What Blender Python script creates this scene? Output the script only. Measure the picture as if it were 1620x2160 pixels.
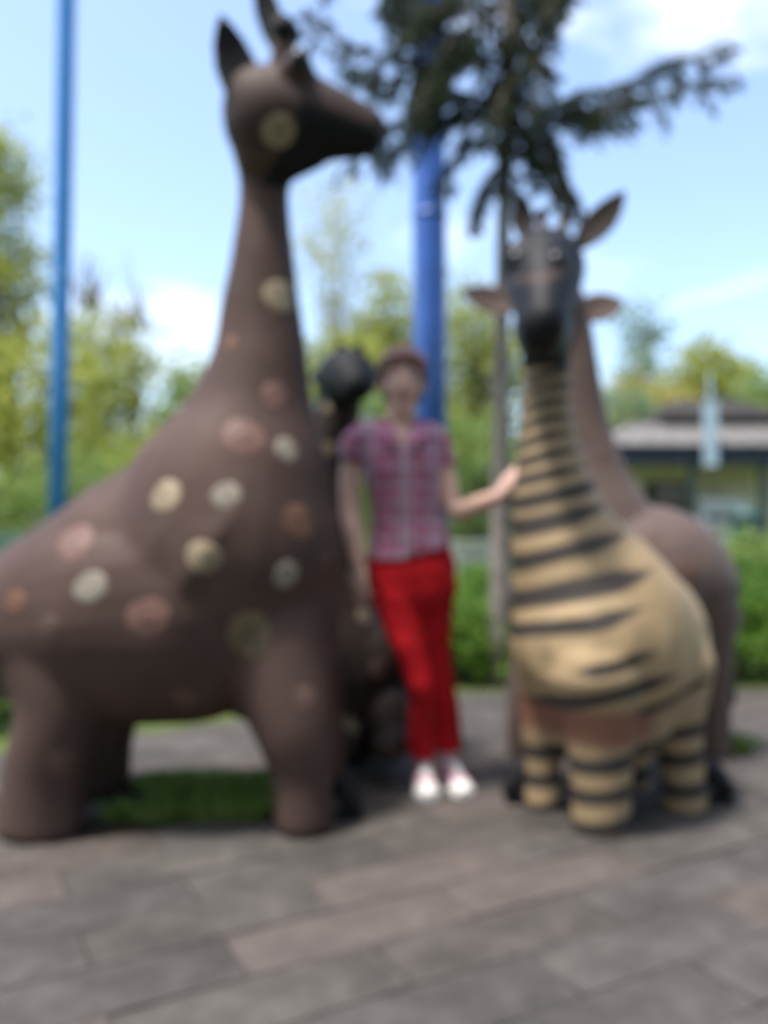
import bpy, bmesh, math, random
import numpy as np
from mathutils import Vector, Matrix
from mathutils.bvhtree import BVHTree
from mathutils import noise as mnoise

for o in list(bpy.data.objects): bpy.data.objects.remove(o)
random.seed(7); RNG = np.random.default_rng(7)
S = bpy.context.scene
COL = S.collection
R = math.radians

# ------------------------------------------------------------------ camera, sky, sun, exposure
EYE, FPX = 0.99, 1750.0          # eye height in metres, focal length in pixels of a 1620x2160 picture
PITCH = R(0.98)
cd = bpy.data.cameras.new('camera'); cam = bpy.data.objects.new('camera', cd); COL.objects.link(cam)
cam.location = (0, 0, EYE); cam.rotation_euler = (R(90) + PITCH, 0, 0)
cd.sensor_fit = 'VERTICAL'; cd.sensor_height = 36; cd.lens = FPX / 2160 * 36
cd.clip_start = 0.05; cd.clip_end = 3000
cd.dof.use_dof = True; cd.dof.focus_distance = 0.45; cd.dof.aperture_fstop = 3.0     # the picture is out of focus: the lens is set far too near
S.camera = cam
S.render.resolution_x, S.render.resolution_y = 768, 1024

SUN_EL, SUN_AZ = R(71), R(236)    # azimuth clockwise from +Y: the sun stands high, to the left
w = bpy.data.worlds.new('World'); S.world = w; w.use_nodes = True
nt = w.node_tree; nt.nodes.clear()
sky = nt.nodes.new('ShaderNodeTexSky'); sky.sky_type = 'NISHITA'; sky.sun_disc = False
sky.sun_elevation = SUN_EL; sky.sun_rotation = SUN_AZ; sky.air_density = 1.0; sky.dust_density = 2.6; sky.ozone_density = 1.6
tc = nt.nodes.new('ShaderNodeTexCoord'); mp = nt.nodes.new('ShaderNodeMapping'); mp.inputs['Scale'].default_value = (1.0, 1.0, 2.2)
mp.inputs['Location'].default_value = (0.33, 0.2, 0.1)
nz = nt.nodes.new('ShaderNodeTexNoise'); nz.inputs['Scale'].default_value = 2.6; nz.inputs['Detail'].default_value = 7; nz.inputs['Roughness'].default_value = 0.55
nz.inputs['Distortion'].default_value = 0.4
rp = nt.nodes.new('ShaderNodeValToRGB'); rp.color_ramp.elements[0].position = 0.575; rp.color_ramp.elements[1].position = 0.83
rp.color_ramp.elements[1].color = (0.9, 0.9, 0.9, 1)
mx = nt.nodes.new('ShaderNodeMixRGB'); mx.inputs[2].default_value = (5.0, 5.1, 5.2, 1)
bg = nt.nodes.new('ShaderNodeBackground'); bg.inputs[1].default_value = 0.15
out = nt.nodes.new('ShaderNodeOutputWorld')
L = nt.links.new
L(tc.outputs['Generated'], mp.inputs[0]); L(mp.outputs[0], nz.inputs['Vector']); L(nz.outputs['Fac'], rp.inputs[0])
L(rp.outputs[0], mx.inputs[0]); L(sky.outputs[0], mx.inputs[1]); L(mx.outputs[0], bg.inputs[0]); L(bg.outputs[0], out.inputs[0])

sl = bpy.data.lights.new('sun', 'SUN'); sl.energy = 2.2; sl.angle = R(6); sl.color = (1.0, 0.95, 0.87)
so = bpy.data.objects.new('sun', sl); COL.objects.link(so)
sdir = Vector((math.sin(SUN_AZ) * math.cos(SUN_EL), math.cos(SUN_AZ) * math.cos(SUN_EL), math.sin(SUN_EL)))
so.rotation_euler = sdir.to_track_quat('Z', 'Y').to_euler(); so.location = sdir * 30
S.view_settings.view_transform = 'Standard'; S.view_settings.look = 'None'
S.view_settings.exposure = 1.35; S.view_settings.gamma = 1.0; S.view_settings.use_curve_mapping = False

# ------------------------------------------------------------------ helpers
def P(px, py, Y):
    """world point seen at pixel (px, py) of the photograph at the distance Y in front of the camera"""
    a = (px - 810) / FPX; b = (1080 - py) / FPX
    dy = math.cos(PITCH) - b * math.sin(PITCH); dz = math.sin(PITCH) + b * math.cos(PITCH)
    return Vector((a / dy * Y, Y, EYE + dz / dy * Y))
def M(px, Y): return px * Y / FPX           # a length in pixels at the distance Y, in metres

def empty(name, loc, label, cat, group=None):
    o = bpy.data.objects.new(name, None); COL.objects.link(o); o.location = loc
    o.empty_display_size = 0.1
    return tag(o, label, cat, group)
def tag(o, label=None, cat=None, group=None, kind=None):
    if label: o['label'] = label
    if cat: o['category'] = cat
    if group: o['group'] = group
    if kind: o['kind'] = kind
    return o
def put(o, parent):
    """parent keeping the mesh where it was built (meshes are built in world coordinates)"""
    if parent is not None:
        o.parent = parent
        bpy.context.view_layer.update()
        o.matrix_parent_inverse = parent.matrix_world.inverted()
    return o
def link(name, me, mat, parent=None, smooth=True):
    o = bpy.data.objects.new(name, me); COL.objects.link(o)
    if mat is not None:
        me.materials.clear(); me.materials.append(mat)
    if smooth:
        me.polygons.foreach_set('use_smooth', [True] * len(me.polygons))
    return put(o, parent)
def obj(name, bm, mat, parent=None, smooth=True):
    me = bpy.data.meshes.new(name)
    bmesh.ops.recalc_face_normals(bm, faces=bm.faces)
    bm.to_mesh(me); bm.free()
    return link(name, me, mat, parent, smooth)

def catmull(a, n):
    a = np.array(a, float)
    if len(a) < 3 or n <= 1:
        if n <= 1: return a
        t = np.linspace(0, len(a) - 1, (len(a) - 1) * n + 1)
        return np.array([[np.interp(q, range(len(a)), a[:, k]) for k in range(a.shape[1])] for q in t])
    p = np.vstack([2 * a[0] - a[1], a, 2 * a[-1] - a[-2]]); r = []
    for i in range(1, len(p) - 2):
        for k in range(n):
            t = k / n
            r.append(0.5 * ((2 * p[i]) + (-p[i-1] + p[i+1]) * t + (2*p[i-1] - 5*p[i] + 4*p[i+1] - p[i+2]) * t*t + (-p[i-1] + 3*p[i] - 3*p[i+1] + p[i+2]) * t**3))
    r.append(p[-2]); return np.array(r)

def loft(bm, pts, rad, seg=18, ref=(0, 1, 0), sub=4, caps=('round', 'round')):
    """tube through pts; rad = radius or (across ref, other way)"""
    rad = [(r, r) if not hasattr(r, '__len__') else r for r in rad]
    a = catmull(np.hstack([np.array([tuple(p) for p in pts], float), np.array(rad, float)]), sub)
    p, rr = a[:, :3], np.maximum(a[:, 3:], 1e-4)
    n = len(p)
    tan = np.gradient(p, axis=0); tan /= (np.linalg.norm(tan, axis=1)[:, None] + 1e-12)
    rings = []
    cen, rads, tans = list(p), list(rr), list(tan)
    def cap(i, sgn):
        ex = []
        for q in (0.45, 0.8, 0.97):
            s = math.sqrt(1 - q * q)
            ex.append((p[i] + sgn * tan[i] * q * min(rr[i]), rr[i] * s, tan[i]))
        return ex
    seq = list(zip(cen, rads, tans))
    if caps[0] == 'round': seq = list(reversed(cap(0, -1))) + seq
    if caps[1] == 'round': seq = seq + cap(n - 1, 1)
    ref = np.array(ref, float)
    for c, r, t in seq:
        u = ref - t * ref.dot(t)
        if np.linalg.norm(u) < 1e-3: u = np.cross(t, (1, 0, 0.1))
        u /= np.linalg.norm(u); v = np.cross(t, u)
        rings.append([bm.verts.new(tuple(c + u * r[0] * math.cos(2*math.pi*k/seg) + v * r[1] * math.sin(2*math.pi*k/seg))) for k in range(seg)])
    for i in range(len(rings) - 1):
        for k in range(seg):
            bm.faces.new((rings[i][k], rings[i][(k+1) % seg], rings[i+1][(k+1) % seg], rings[i+1][k]))
    bm.faces.new(list(reversed(rings[0]))); bm.faces.new(rings[-1])
    return bm
def ball(bm, c, r, seg=16, rot=None):
    r = (r, r, r) if not hasattr(r, '__len__') else r
    m = Matrix.Translation(Vector(c)) @ (rot.to_4x4() if rot is not None else Matrix.Identity(4)) @ Matrix.Diagonal((r[0], r[1], r[2], 1))
    bmesh.ops.create_uvsphere(bm, u_segments=seg, v_segments=max(6, seg // 2 + 2), radius=1, matrix=m)
def box(bm, c, s, rot=None, bevel=0):
    m = Matrix.Translation(Vector(c)) @ (rot.to_4x4() if rot is not None else Matrix.Identity(4)) @ Matrix.Diagonal((s[0], s[1], s[2], 1))
    r = bmesh.ops.create_cube(bm, size=1, matrix=m)
    if bevel:
        es = list({e for v in r['verts'] for e in v.link_edges})
        bmesh.ops.bevel(bm, geom=es, offset=bevel, segments=2, affect='EDGES', profile=0.6)
def NB(): return bmesh.new()

def fuse(name, bm, voxel, mat, parent=None, smooth=8, extra=None):
    """one continuous surface grown from overlapping closed shapes"""
    me = bpy.data.meshes.new('tmp'); bmesh.ops.recalc_face_normals(bm, faces=bm.faces); bm.to_mesh(me); bm.free()
    t = bpy.data.objects.new('tmp', me); COL.objects.link(t)
    m = t.modifiers.new('r', 'REMESH'); m.mode = 'VOXEL'; m.voxel_size = voxel; m.adaptivity = 0
    if smooth:
        s = t.modifiers.new('s', 'SMOOTH'); s.factor = 0.5; s.iterations = smooth
    if extra: extra(t)
    dg = bpy.context.evaluated_depsgraph_get(); dg.update()
    nm = bpy.data.meshes.new_from_object(t.evaluated_get(dg)); nm.name = name
    bpy.data.objects.remove(t); bpy.data.meshes.remove(me)
    return link(name, nm, mat, parent)
def vco(me):
    a = np.empty(len(me.vertices) * 3, np.float32); me.vertices.foreach_get('co', a); return a.reshape(-1, 3)
def vno(me):
    a = np.empty(len(me.vertices) * 3, np.float32); me.vertices.foreach_get('normal', a); return a.reshape(-1, 3)
def setco(me, a): me.vertices.foreach_set('co', np.asarray(a, np.float32).ravel()); me.update()
def attr(me, name, v):
    a = me.attributes.new(name, 'FLOAT', 'POINT'); a.data.foreach_set('value', np.asarray(v, np.float32))
def sstep(a, b, x):
    t = np.clip((x - a) / (b - a), 0, 1); return t * t * (3 - 2 * t)

# ------------------------------------------------------------------ materials
def mat(name, col, rough=0.6, var=0.15, scale=6.0, bump=0.0, bscale=40.0, spec=0.4, metal=0.0, col2=None, fine=0.0):
    m = bpy.data.materials.new(name); m.use_nodes = True
    n = m.node_tree; b = n.nodes['Principled BSDF']
    b.inputs['Roughness'].default_value = rough; b.inputs['Metallic'].default_value = metal
    b.inputs['Specular IOR Level'].default_value = spec
    t = n.nodes.new('ShaderNodeTexCoord'); z = n.nodes.new('ShaderNodeTexNoise')
    z.inputs['Scale'].default_value = scale; z.inputs['Detail'].default_value = 6; z.inputs['Roughness'].default_value = 0.62
    r = n.nodes.new('ShaderNodeValToRGB')
    c2 = col2 if col2 else tuple(c * (1 - var) for c in col); c1 = tuple(min(1, c * (1 + var)) for c in col)
    r.color_ramp.elements[0].position = 0.3; r.color_ramp.elements[1].position = 0.72
    r.color_ramp.elements[0].color = (*c2, 1); r.color_ramp.elements[1].color = (*c1, 1)
    n.links.new(t.outputs['Object'], z.inputs['Vector']); n.links.new(z.outputs['Fac'], r.inputs[0])
    n.links.new(r.outputs[0], b.inputs['Base Color'])
    if bump:
        z2 = n.nodes.new('ShaderNodeTexNoise'); z2.inputs['Scale'].default_value = bscale; z2.inputs['Detail'].default_value = 5
        bp = n.nodes.new('ShaderNodeBump'); bp.inputs['Strength'].default_value = bump; bp.inputs['Distance'].default_value = 0.01
        n.links.new(t.outputs['Object'], z2.inputs['Vector']); n.links.new(z2.outputs['Fac'], bp.inputs['Height']); n.links.new(bp.outputs[0], b.inputs['Normal'])
    m['ramp'] = r.name
    return m
def nodes(m): return m.node_tree, m.node_tree.nodes['Principled BSDF']
def over(m, attr_name, col, lo=0.45, hi=0.55):
    """paint a second colour where a mesh attribute passes a threshold"""
    n, b = nodes(m)
    src = b.inputs['Base Color'].links[0].from_socket
    a = n.nodes.new('ShaderNodeAttribute'); a.attribute_name = attr_name
    mr = n.nodes.new('ShaderNodeMapRange'); mr.inputs[1].default_value = lo; mr.inputs[2].default_value = hi
    k = n.nodes.new('ShaderNodeMixRGB'); k.inputs[2].default_value = (*col, 1)
    n.links.new(a.outputs['Fac'], mr.inputs[0]); n.links.new(mr.outputs[0], k.inputs[0])
    n.links.new(src, k.inputs[1]); n.links.new(k.outputs[0], b.inputs['Base Color'])
def leafmat(name, cols, trans=0.35, rough=0.55):
    m = bpy.data.materials.new(name); m.use_nodes = True; n = m.node_tree; b = n.nodes['Principled BSDF']
    b.inputs['Roughness'].default_value = rough; b.inputs['Specular IOR Level'].default_value = 0.3
    g = n.nodes.new('ShaderNodeNewGeometry'); r = n.nodes.new('ShaderNodeValToRGB')
    while len(r.color_ramp.elements) < len(cols): r.color_ramp.elements.new(0.5)
    for i, c in enumerate(cols):
        r.color_ramp.elements[i].position = i / max(1, len(cols) - 1); r.color_ramp.elements[i].color = (*c, 1)
    n.links.new(g.outputs['Random Per Island'], r.inputs[0]); n.links.new(r.outputs[0], b.inputs['Base Color'])
    if trans:
        t = n.nodes.new('ShaderNodeBsdfTranslucent'); mxs = n.nodes.new('ShaderNodeMixShader'); mxs.inputs[0].default_value = trans
        n.links.new(r.outputs[0], t.inputs[0]); n.links.new(b.outputs[0], mxs.inputs[1]); n.links.new(t.outputs[0], mxs.inputs[2])
        n.links.new(mxs.outputs[0], n.nodes['Material Output'].inputs[0])
    return m

MAT = {}
BROWN = (0.080, 0.050, 0.041)
MAT['hide'] = mat('brown_statue_paint', BROWN, 0.62, 0.26, 3.2, 0.1, 30, 0.2)
MAT['taupe'] = mat('taupe_statue_paint', (0.112, 0.078, 0.066), 0.6, 0.22, 3.2, 0.1, 30, 0.28)
over(MAT['taupe'], 'dark', (0.010, 0.011, 0.013), 0.35, 0.65)
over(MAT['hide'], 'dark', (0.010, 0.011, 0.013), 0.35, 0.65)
MAT['hide_dark_shaded'] = mat('dark_and_shaded_statue_paint', (0.028, 0.02, 0.016), 0.65, 0.2, 5, 0.15, 40, 0.2)  # calf's brown with shade put into the colour; also dark ears of the striped giraffe
over(MAT['hide_dark_shaded'], 'dark', (0.009, 0.010, 0.011), 0.35, 0.65)
MAT['tan'] = mat('tan_statue_paint', (0.35, 0.255, 0.145), 0.6, 0.2, 4, 0.1, 30, 0.22)
over(MAT['tan'], 'pink', (0.22, 0.105, 0.07), 0.2, 0.9)
over(MAT['tan'], 'stripe', (0.048, 0.042, 0.038), 0.40, 0.62)
over(MAT['tan'], 'brown', BROWN, 0.3, 0.7)
over(MAT['tan'], 'dark', (0.010, 0.011, 0.014), 0.35, 0.65)
MAT['black'] = mat('black_paint', (0.009, 0.010, 0.012), 0.65, 0.25, 8, 0.15, 60, 0.2)
MAT['eye'] = mat('glossy_black_eye', (0.012, 0.012, 0.014), 0.35, 0.1, 8, 0, 60, 0.4)
for nme, c in dict(cream=(0.30, 0.24, 0.155), pale=(0.25, 0.22, 0.175), pink=(0.16, 0.085, 0.066), orange=(0.165, 0.078, 0.045), olive=(0.15, 0.115, 0.064), rust=(0.105, 0.062, 0.048)).items():
    MAT['spot_' + nme] = mat('spot_paint_' + nme, c, 0.6, 0.38, 26, 0.12, 90)
    MAT['ring_' + nme] = mat('spot_centre_' + nme, tuple(q * 0.86 for q in c), 0.5, 0.25, 14, 0.2, 70)

# ------------------------------------------------------------------ ground, paving
ground_m = mat('lawn_ground', (0.085, 0.125, 0.03), 0.9, 0.35, 1.5, 0.5, 30, 0.1, col2=(0.06, 0.07, 0.03))
bm = NB()
N = 40
bmesh.ops.create_grid(bm, x_segments=N, y_segments=N, size=400, matrix=Matrix.Translation((0, 300, -0.02)))
tag(obj('ground', bm, ground_m, None, False), kind='structure')

EDGE = [(-9, 0.6), (-4, 2.4), (-1.7, 3.65), (-0.9, 4.15), (0.4, 4.95), (2.2, 5.1), (3.2, 4.9), (9, 3.6)]
def edge_y(x): return float(np.interp(x, [e[0] for e in EDGE], [e[1] for e in EDGE]))
bed_m = mat('joint_sand', (0.072, 0.066, 0.060), 0.95, 0.3, 8, 0.6, 90, 0.1)
bm = NB(); top = []; bot = []
xs = np.linspace(-6, 6, 49)
for x in xs:
    top.append(bm.verts.new((x, edge_y(x) + 0.02, -0.008))); bot.append(bm.verts.new((x, -1.5 if abs(x) < 9 else 0, -0.008)))
for i in range(len(xs) - 1): bm.faces.new((bot[i], bot[i+1], top[i+1], top[i]))
pave = tag(obj('pavement', bm, bed_m, None, False), kind='structure')

def pavermat(name, island):
    m = mat(name, (0.080, 0.074, 0.069), 0.85, 0.32, 9, 0.5, 130, 0.2)
    n, b = nodes(m)
    src = b.inputs['Base Color'].links[0].from_socket
    if island: g = n.nodes.new('ShaderNodeNewGeometry'); rs = g.outputs['Random Per Island']
    else: g = n.nodes.new('ShaderNodeObjectInfo'); rs = g.outputs['Random']
    r = n.nodes.new('ShaderNodeValToRGB'); r.color_ramp.interpolation = 'LINEAR'
    cols = [(0.0, (0.88, 0.88, 0.89)), (0.3, (1.0, 0.99, 0.98)), (0.55, (1.07, 1.05, 1.02)), (0.76, (0.94, 0.92, 0.89)), (0.9, (1.05, 1.0, 0.97)), (0.96, (1.13, 1.0, 0.95)), (1.0, (1.2, 1.0, 0.95))]
    while len(r.color_ramp.elements) < len(cols): r.color_ramp.elements.new(0.5)
    for i, (p_, c) in enumerate(cols): r.color_ramp.elements[i].position = p_; r.color_ramp.elements[i].color = (*c, 1)
    k = n.nodes.new('ShaderNodeMixRGB'); k.blend_type = 'MULTIPLY'; k.inputs[0].default_value = 1
    # broad grime that runs across several pavers, in world space
    gp = n.nodes.new('ShaderNodeNewGeometry'); z = n.nodes.new('ShaderNodeTexNoise'); z.inputs['Scale'].default_value = 2.3; z.inputs['Detail'].default_value = 8
    mr = n.nodes.new('ShaderNodeMapRange'); mr.inputs[1].default_value = 0.3; mr.inputs[2].default_value = 0.7; mr.inputs[3].default_value = 0.66; mr.inputs[4].default_value = 1.2
    k2 = n.nodes.new('ShaderNodeMixRGB'); k2.blend_type = 'MULTIPLY'; k2.inputs[0].default_value = 1
    n.links.new(gp.outputs['Position'], z.inputs['Vector']); n.links.new(z.outputs['Fac'], mr.inputs[0])
    n.links.new(rs, r.inputs[0]); n.links.new(src, k.inputs[1]); n.links.new(r.outputs[0], k.inputs[2])
    n.links.new(k.outputs[0], k2.inputs[1]); n.links.new(mr.outputs[0], k2.inputs[2]); n.links.new(k2.outputs[0], b.inputs['Base Color'])
    return m
pm_o, pm_i = pavermat('concrete_paver', False), pavermat('concrete_paver_far', True)
ANG = R(28); A = Vector((math.cos(ANG), math.sin(ANG))); B = Vector((-math.sin(ANG), math.cos(ANG)))   # rows run away to the right
PL, PW, J = 0.60, 0.20, 0.004
GRASS_C, GRASS_R = (-0.72, 3.02), (0.50, 0.27)
def in_grass(x, y): return ((x - GRASS_C[0]) / GRASS_R[0])**2 + ((y - GRASS_C[1]) / GRASS_R[1])**2 < 1
pbm = NB(); box(pbm, (0, 0, -0.02), (PL - J, PW - J, 0.04), None, 0.0025)
pmesh = bpy.data.meshes.new('paver'); pbm.to_mesh(pmesh); pbm.free(); pmesh.materials.append(pm_o)
pink_m = mat('pink_concrete_paver', (0.097, 0.081, 0.074), 0.85, 0.25, 9, 0.5, 130, 0.2)
kmesh = pmesh.copy(); kmesh.materials.clear(); kmesh.materials.append(pink_m)
PINKS = [(0.207, 2.82), (0.40, 2.40), (0.135, 2.48), (-0.276, 1.93), (1.6, 3.55), (-0.6, 1.62), (-1.0, 2.3)]
cells = []
for i in range(-30, 32):
    for j in range(-18, 48):
        off = 0.5 * PL if j % 2 else 0.0
        c = A * (i * PL + off) + B * (j * PW + 0.06)
        if abs(c.x) > 5.6 or c.y < -0.8 or c.y > edge_y(c.x) - 0.07: continue
        if in_grass(c.x, c.y): continue
        vis = c.y > 1.25 and abs(c.x) < c.y * 0.5 + 0.25
        cells.append((0 if vis else 1, c.length, c))
cells.sort(key=lambda q: (q[0], q[1]))
rest = NB()
for k, (v, d, c) in enumerate(cells):
    rot = Matrix.Rotation(ANG + random.gauss(0, 0.006), 4, 'Z') @ Matrix.Rotation(random.gauss(0, 0.004), 4, 'X') @ Matrix.Rotation(random.gauss(0, 0.004), 4, 'Y')
    mw = Matrix.Translation((c.x, c.y, random.uniform(0, 0.004))) @ rot
    if k < 300 and v == 0:
        lx = [(Vector(p) - c) for p in PINKS]; hit_ = any(abs(d_.dot(A)) < PL / 2 and abs(d_.dot(B)) < PW / 2 for d_ in lx)
        o = bpy.data.objects.new('paver', kmesh if hit_ else pmesh); COL.objects.link(o); o.matrix_world = mw; o.parent = pave
    else:
        t = NB(); t.from_mesh(pmesh); t.transform(mw)
        tm = bpy.data.meshes.new('t'); t.to_mesh(tm); t.free(); rest.from_mesh(tm); bpy.data.meshes.remove(tm)
o = obj('pavers', rest, pm_i, pave, False); o['kind'] = 'stuff'

# ------------------------------------------------------------------ foliage builders
def leaf_mesh(name, cen, size, mat_, parent=None, up=0.0, aspect=0.5, smooth=False, jitter=0.35):
    """one small folded leaf face at each centre"""
    n = len(cen); cen = np.asarray(cen, float)
    d = RNG.normal(size=(n, 3)); d[:, 2] += up; d /= np.linalg.norm(d, axis=1)[:, None]
    e = RNG.normal(size=(n, 3)); e -= d * (d * e).sum(1)[:, None]; e /= np.linalg.norm(e, axis=1)[:, None]
    s = size * (1 + jitter * RNG.normal(size=(n, 1)).clip(-1.5, 1.5))
    nrm = np.cross(d, e)
    v = np.stack([cen - d * s * 0.5, cen + e * s * 0.5 * aspect + nrm * s * 0.06, cen + d * s * 0.5, cen - e * s * 0.5 * aspect + nrm * s * 0.06], 1).reshape(-1, 3)
    me = bpy.data.meshes.new(name)
    me.vertices.add(4 * n); me.vertices.foreach_set('co', v.astype(np.float32).ravel())
    me.loops.add(4 * n); me.loops.foreach_set('vertex_index', np.arange(4 * n, dtype=np.int32))
    me.polygons.add(n); me.polygons.foreach_set('loop_start', np.arange(0, 4 * n, 4, dtype=np.int32))
    me.update(calc_edges=True)
    return link(name, me, mat_, parent, smooth)
def clump_points(ells, n_clumps, per, csize):
    """leaf positions gathered in uneven clumps over ellipsoids (centre, radii, weight)"""
    w_ = np.array([e[2] for e in ells], float); w_ /= w_.sum(); pts = []
    for _ in range(n_clumps):
        c, r, _w = ells[RNG.choice(len(ells), p=w_)]
        d = RNG.normal(size=3); d /= np.linalg.norm(d)
        rr = RNG.uniform(0.3, 1.12) ** 0.7
        p = np.array(c) + d * rr * np.array(r)
        k = int(per * RNG.uniform(0.5, 1.5))
        cs = csize * RNG.uniform(0.6, 1.4)
        pts.append(p + RNG.normal(size=(k, 3)) * cs * np.array((1, 1, 0.7)))
    return np.vstack(pts)
bark = mat('bark_grey_brown', (0.12, 0.095, 0.075), 0.9, 0.35, 20, 0.8, 60, 0.1)
bark_p = mat('bark_pale', (0.36, 0.34, 0.30), 0.85, 0.4, 14, 0.5, 50, 0.1)
LM = dict(
    lime=leafmat('leaves_yellow_green', [(0.30, 0.34, 0.06), (0.38, 0.41, 0.08), (0.46, 0.46, 0.11), (0.22, 0.28, 0.05)], .5),
    green=leafmat('leaves_mid_green', [(0.17, 0.26, 0.07), (0.22, 0.32, 0.08), (0.3, 0.38, 0.11), (0.15, 0.22, 0.06)], .5),
    deep=leafmat('leaves_deep_green', [(0.06, 0.10, 0.03), (0.09, 0.14, 0.04), (0.13, 0.19, 0.05)], .45),
    blue=leafmat('leaves_grey_green', [(0.16, 0.25, 0.14), (0.2, 0.3, 0.17), (0.26, 0.34, 0.18)], .5),
    gold=leafmat('leaves_gold', [(0.45, 0.38, 0.09), (0.40, 0.37, 0.09), (0.5, 0.42, 0.13)], .5),
    pale=leafmat('leaves_pale_spring', [(0.45, 0.46, 0.22), (0.52, 0.52, 0.28), (0.4, 0.42, 0.17)], .5),
    twig=leafmat('twigs_grey_brown', [(0.22, 0.19, 0.17), (0.28, 0.25, 0.23), (0.2, 0.19, 0.15)], 0.2),
)
def tree(name, label, cx, lobes, Y, lm, n_clumps, per, leaf, trunk_px=16, group='trees behind the statues', bark_=None, csize=0.35, bare=None):
    """lobes in pixels: (px, py, rx, ry, depth)"""
    base = P(cx, 1110, Y); base.z = -0.02
    t = empty(name, base, label, 'tree', group)
    ells = [(tuple(P(px, py, Y + random.uniform(-1, 1))), (M(rx, Y), M(rx, Y) * 0.9, M(ry, Y)), rx * ry) for px, py, rx, ry in lobes]
    tr = NB(); topz = max(e[0][2] for e in ells)
    r0 = M(trunk_px, Y) * 0.5
    mid = Vector((base.x + random.uniform(-.15, .15), Y, topz * 0.45))
    loft(tr, [base, Vector((base.x * .7 + mid.x * .3, Y, topz * .2)), mid, Vector((ells[0][0][0], Y, topz))], [r0 * 1.4, r0, r0 * .75, r0 * .2], 10, sub=4, caps=('flat', 'round'))
    trunk = obj('trunk', tr, bark_ or bark, t)
    lb = NB()
    for c, r, _ in ells:
        for q in range(4):
            h = random.uniform(0.2, 0.6) * topz
            s0 = Vector((base.x * (1 - .5) + mid.x * .5, Y, h)); e0 = Vector(c) + Vector((random.gauss(0, r[0] * .5), random.gauss(0, r[1] * .5), random.gauss(0, r[2] * .5)))
            m0 = (s0 + e0) / 2 + Vector((random.gauss(0, .2), random.gauss(0, .2), .15))
            loft(lb, [s0, m0, e0], [r0 * .45, r0 * .28, r0 * .08], 6, sub=3)
    obj('limbs', lb, bark_ or bark, t)
    leaf_mesh('crown', clump_points(ells, int(n_clumps * .85), per * .72, csize * 1.15), leaf * .9, lm, t)
    if bare:
        tw = NB()
        for px, py, n in bare:
            for q in range(n):
                a0 = P(px + random.gauss(0, 18), py + 90, Y); b0 = P(px + random.gauss(0, 30), py + random.gauss(0, 26), Y + random.uniform(-.6, .6))
                loft(tw, [a0, (a0 + b0) / 2 + Vector((random.gauss(0, .15), 0, 0)), b0], [0.045, 0.03, 0.012], 5, sub=2)
        obj('bare_twigs', tw, MAT_TWIG, t)
    return t
MAT_TWIG = mat('bare_twig_bark', (0.2, 0.175, 0.165), 0.9, 0.25, 9)

tree('willow_tree', 'tall yellow green tree at the left edge behind the thin blue pole', 20,
     [(-10, 400, 70, 140), (10, 600, 110, 120), (60, 800, 150, 120), (20, 950, 150, 130), (130, 960, 80, 110)], 22, LM['lime'], 330, 42, 0.26, 34)
tree('leafy_tree', 'bushy tree with bare grey twigs on top, right of the thin blue pole', 225,
     [(190, 760, 75, 110), (260, 800, 60, 120), (220, 930, 110, 100), (290, 980, 70, 80)], 26, LM['lime'], 200, 36, 0.27, 26, bare=[(185, 560, 16), (292, 610, 16), (240, 660, 10)])
tree('leafy_tree', 'small mid green tree just left of the tall giraffe neck', 395, [(395, 850, 58, 80), (440, 830, 40, 70), (370, 920, 60, 60)], 34, LM['green'], 90, 36, 0.3, 20)
tree('birch_tree', 'slim pale spring tree rising between giraffe neck and thick blue pole', 706,
     [(710, 450, 50, 60), (700, 540, 55, 75), (720, 640, 65, 70)], 30, LM['pale'], 75, 26, 0.26, 16, bark_=bark_p, csize=0.45)
tree('leafy_tree', 'low yellow green tree right of the tall giraffe neck', 735, [(720, 770, 70, 80), (680, 820, 50, 90), (770, 830, 60, 110)], 27, LM['lime'], 130, 36, 0.27, 22)
tree('leafy_tree', 'rounded light green tree just left of the thick blue pole', 820, [(825, 650, 70, 80), (800, 740, 70, 80), (850, 800, 70, 120)], 32, LM['lime'], 170, 36, 0.28, 24)
tree('leafy_tree', 'yellow green tree between thick blue pole and spruce trunk', 1000, [(990, 680, 70, 90), (1010, 790, 80, 110), (980, 930, 90, 120), (1100, 760, 50, 100)], 24, LM['lime'], 240, 38, 0.25, 26)
tree('leafy_tree', 'dark green tree low down between person and spruce trunk', 1030, [(1030, 980, 70, 110), (960, 1030, 60, 80)], 20, LM['deep'], 120, 38, 0.2, 20)
tree('poplar_tree', 'narrow grey green tree right of the striped giraffe head', 1345, [(1355, 690, 48, 55), (1335, 770, 45, 60), (1340, 860, 60, 70)], 38, LM['blue'], 110, 34, 0.3, 20)
tree('leafy_tree', 'broad light green tree rising behind the kiosk roof', 1480, [(1490, 780, 70, 62), (1430, 810, 60, 50), (1540, 820, 60, 60)], 40, LM['lime'], 150, 36, 0.34, 26)
tree('leafy_tree', 'green tree cut by the right edge behind the kiosk', 1625, [(1630, 830, 60, 50), (1600, 880, 50, 40)], 36, LM['green'], 70, 34, 0.32, 22)
tree('maple_tree', 'small golden leaved tree left of the kiosk roof', 1390, [(1395, 845, 70, 38), (1320, 840, 40, 40), (1340, 900, 50, 50)], 26, LM['gold'], 90, 34, 0.2, 18)

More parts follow.
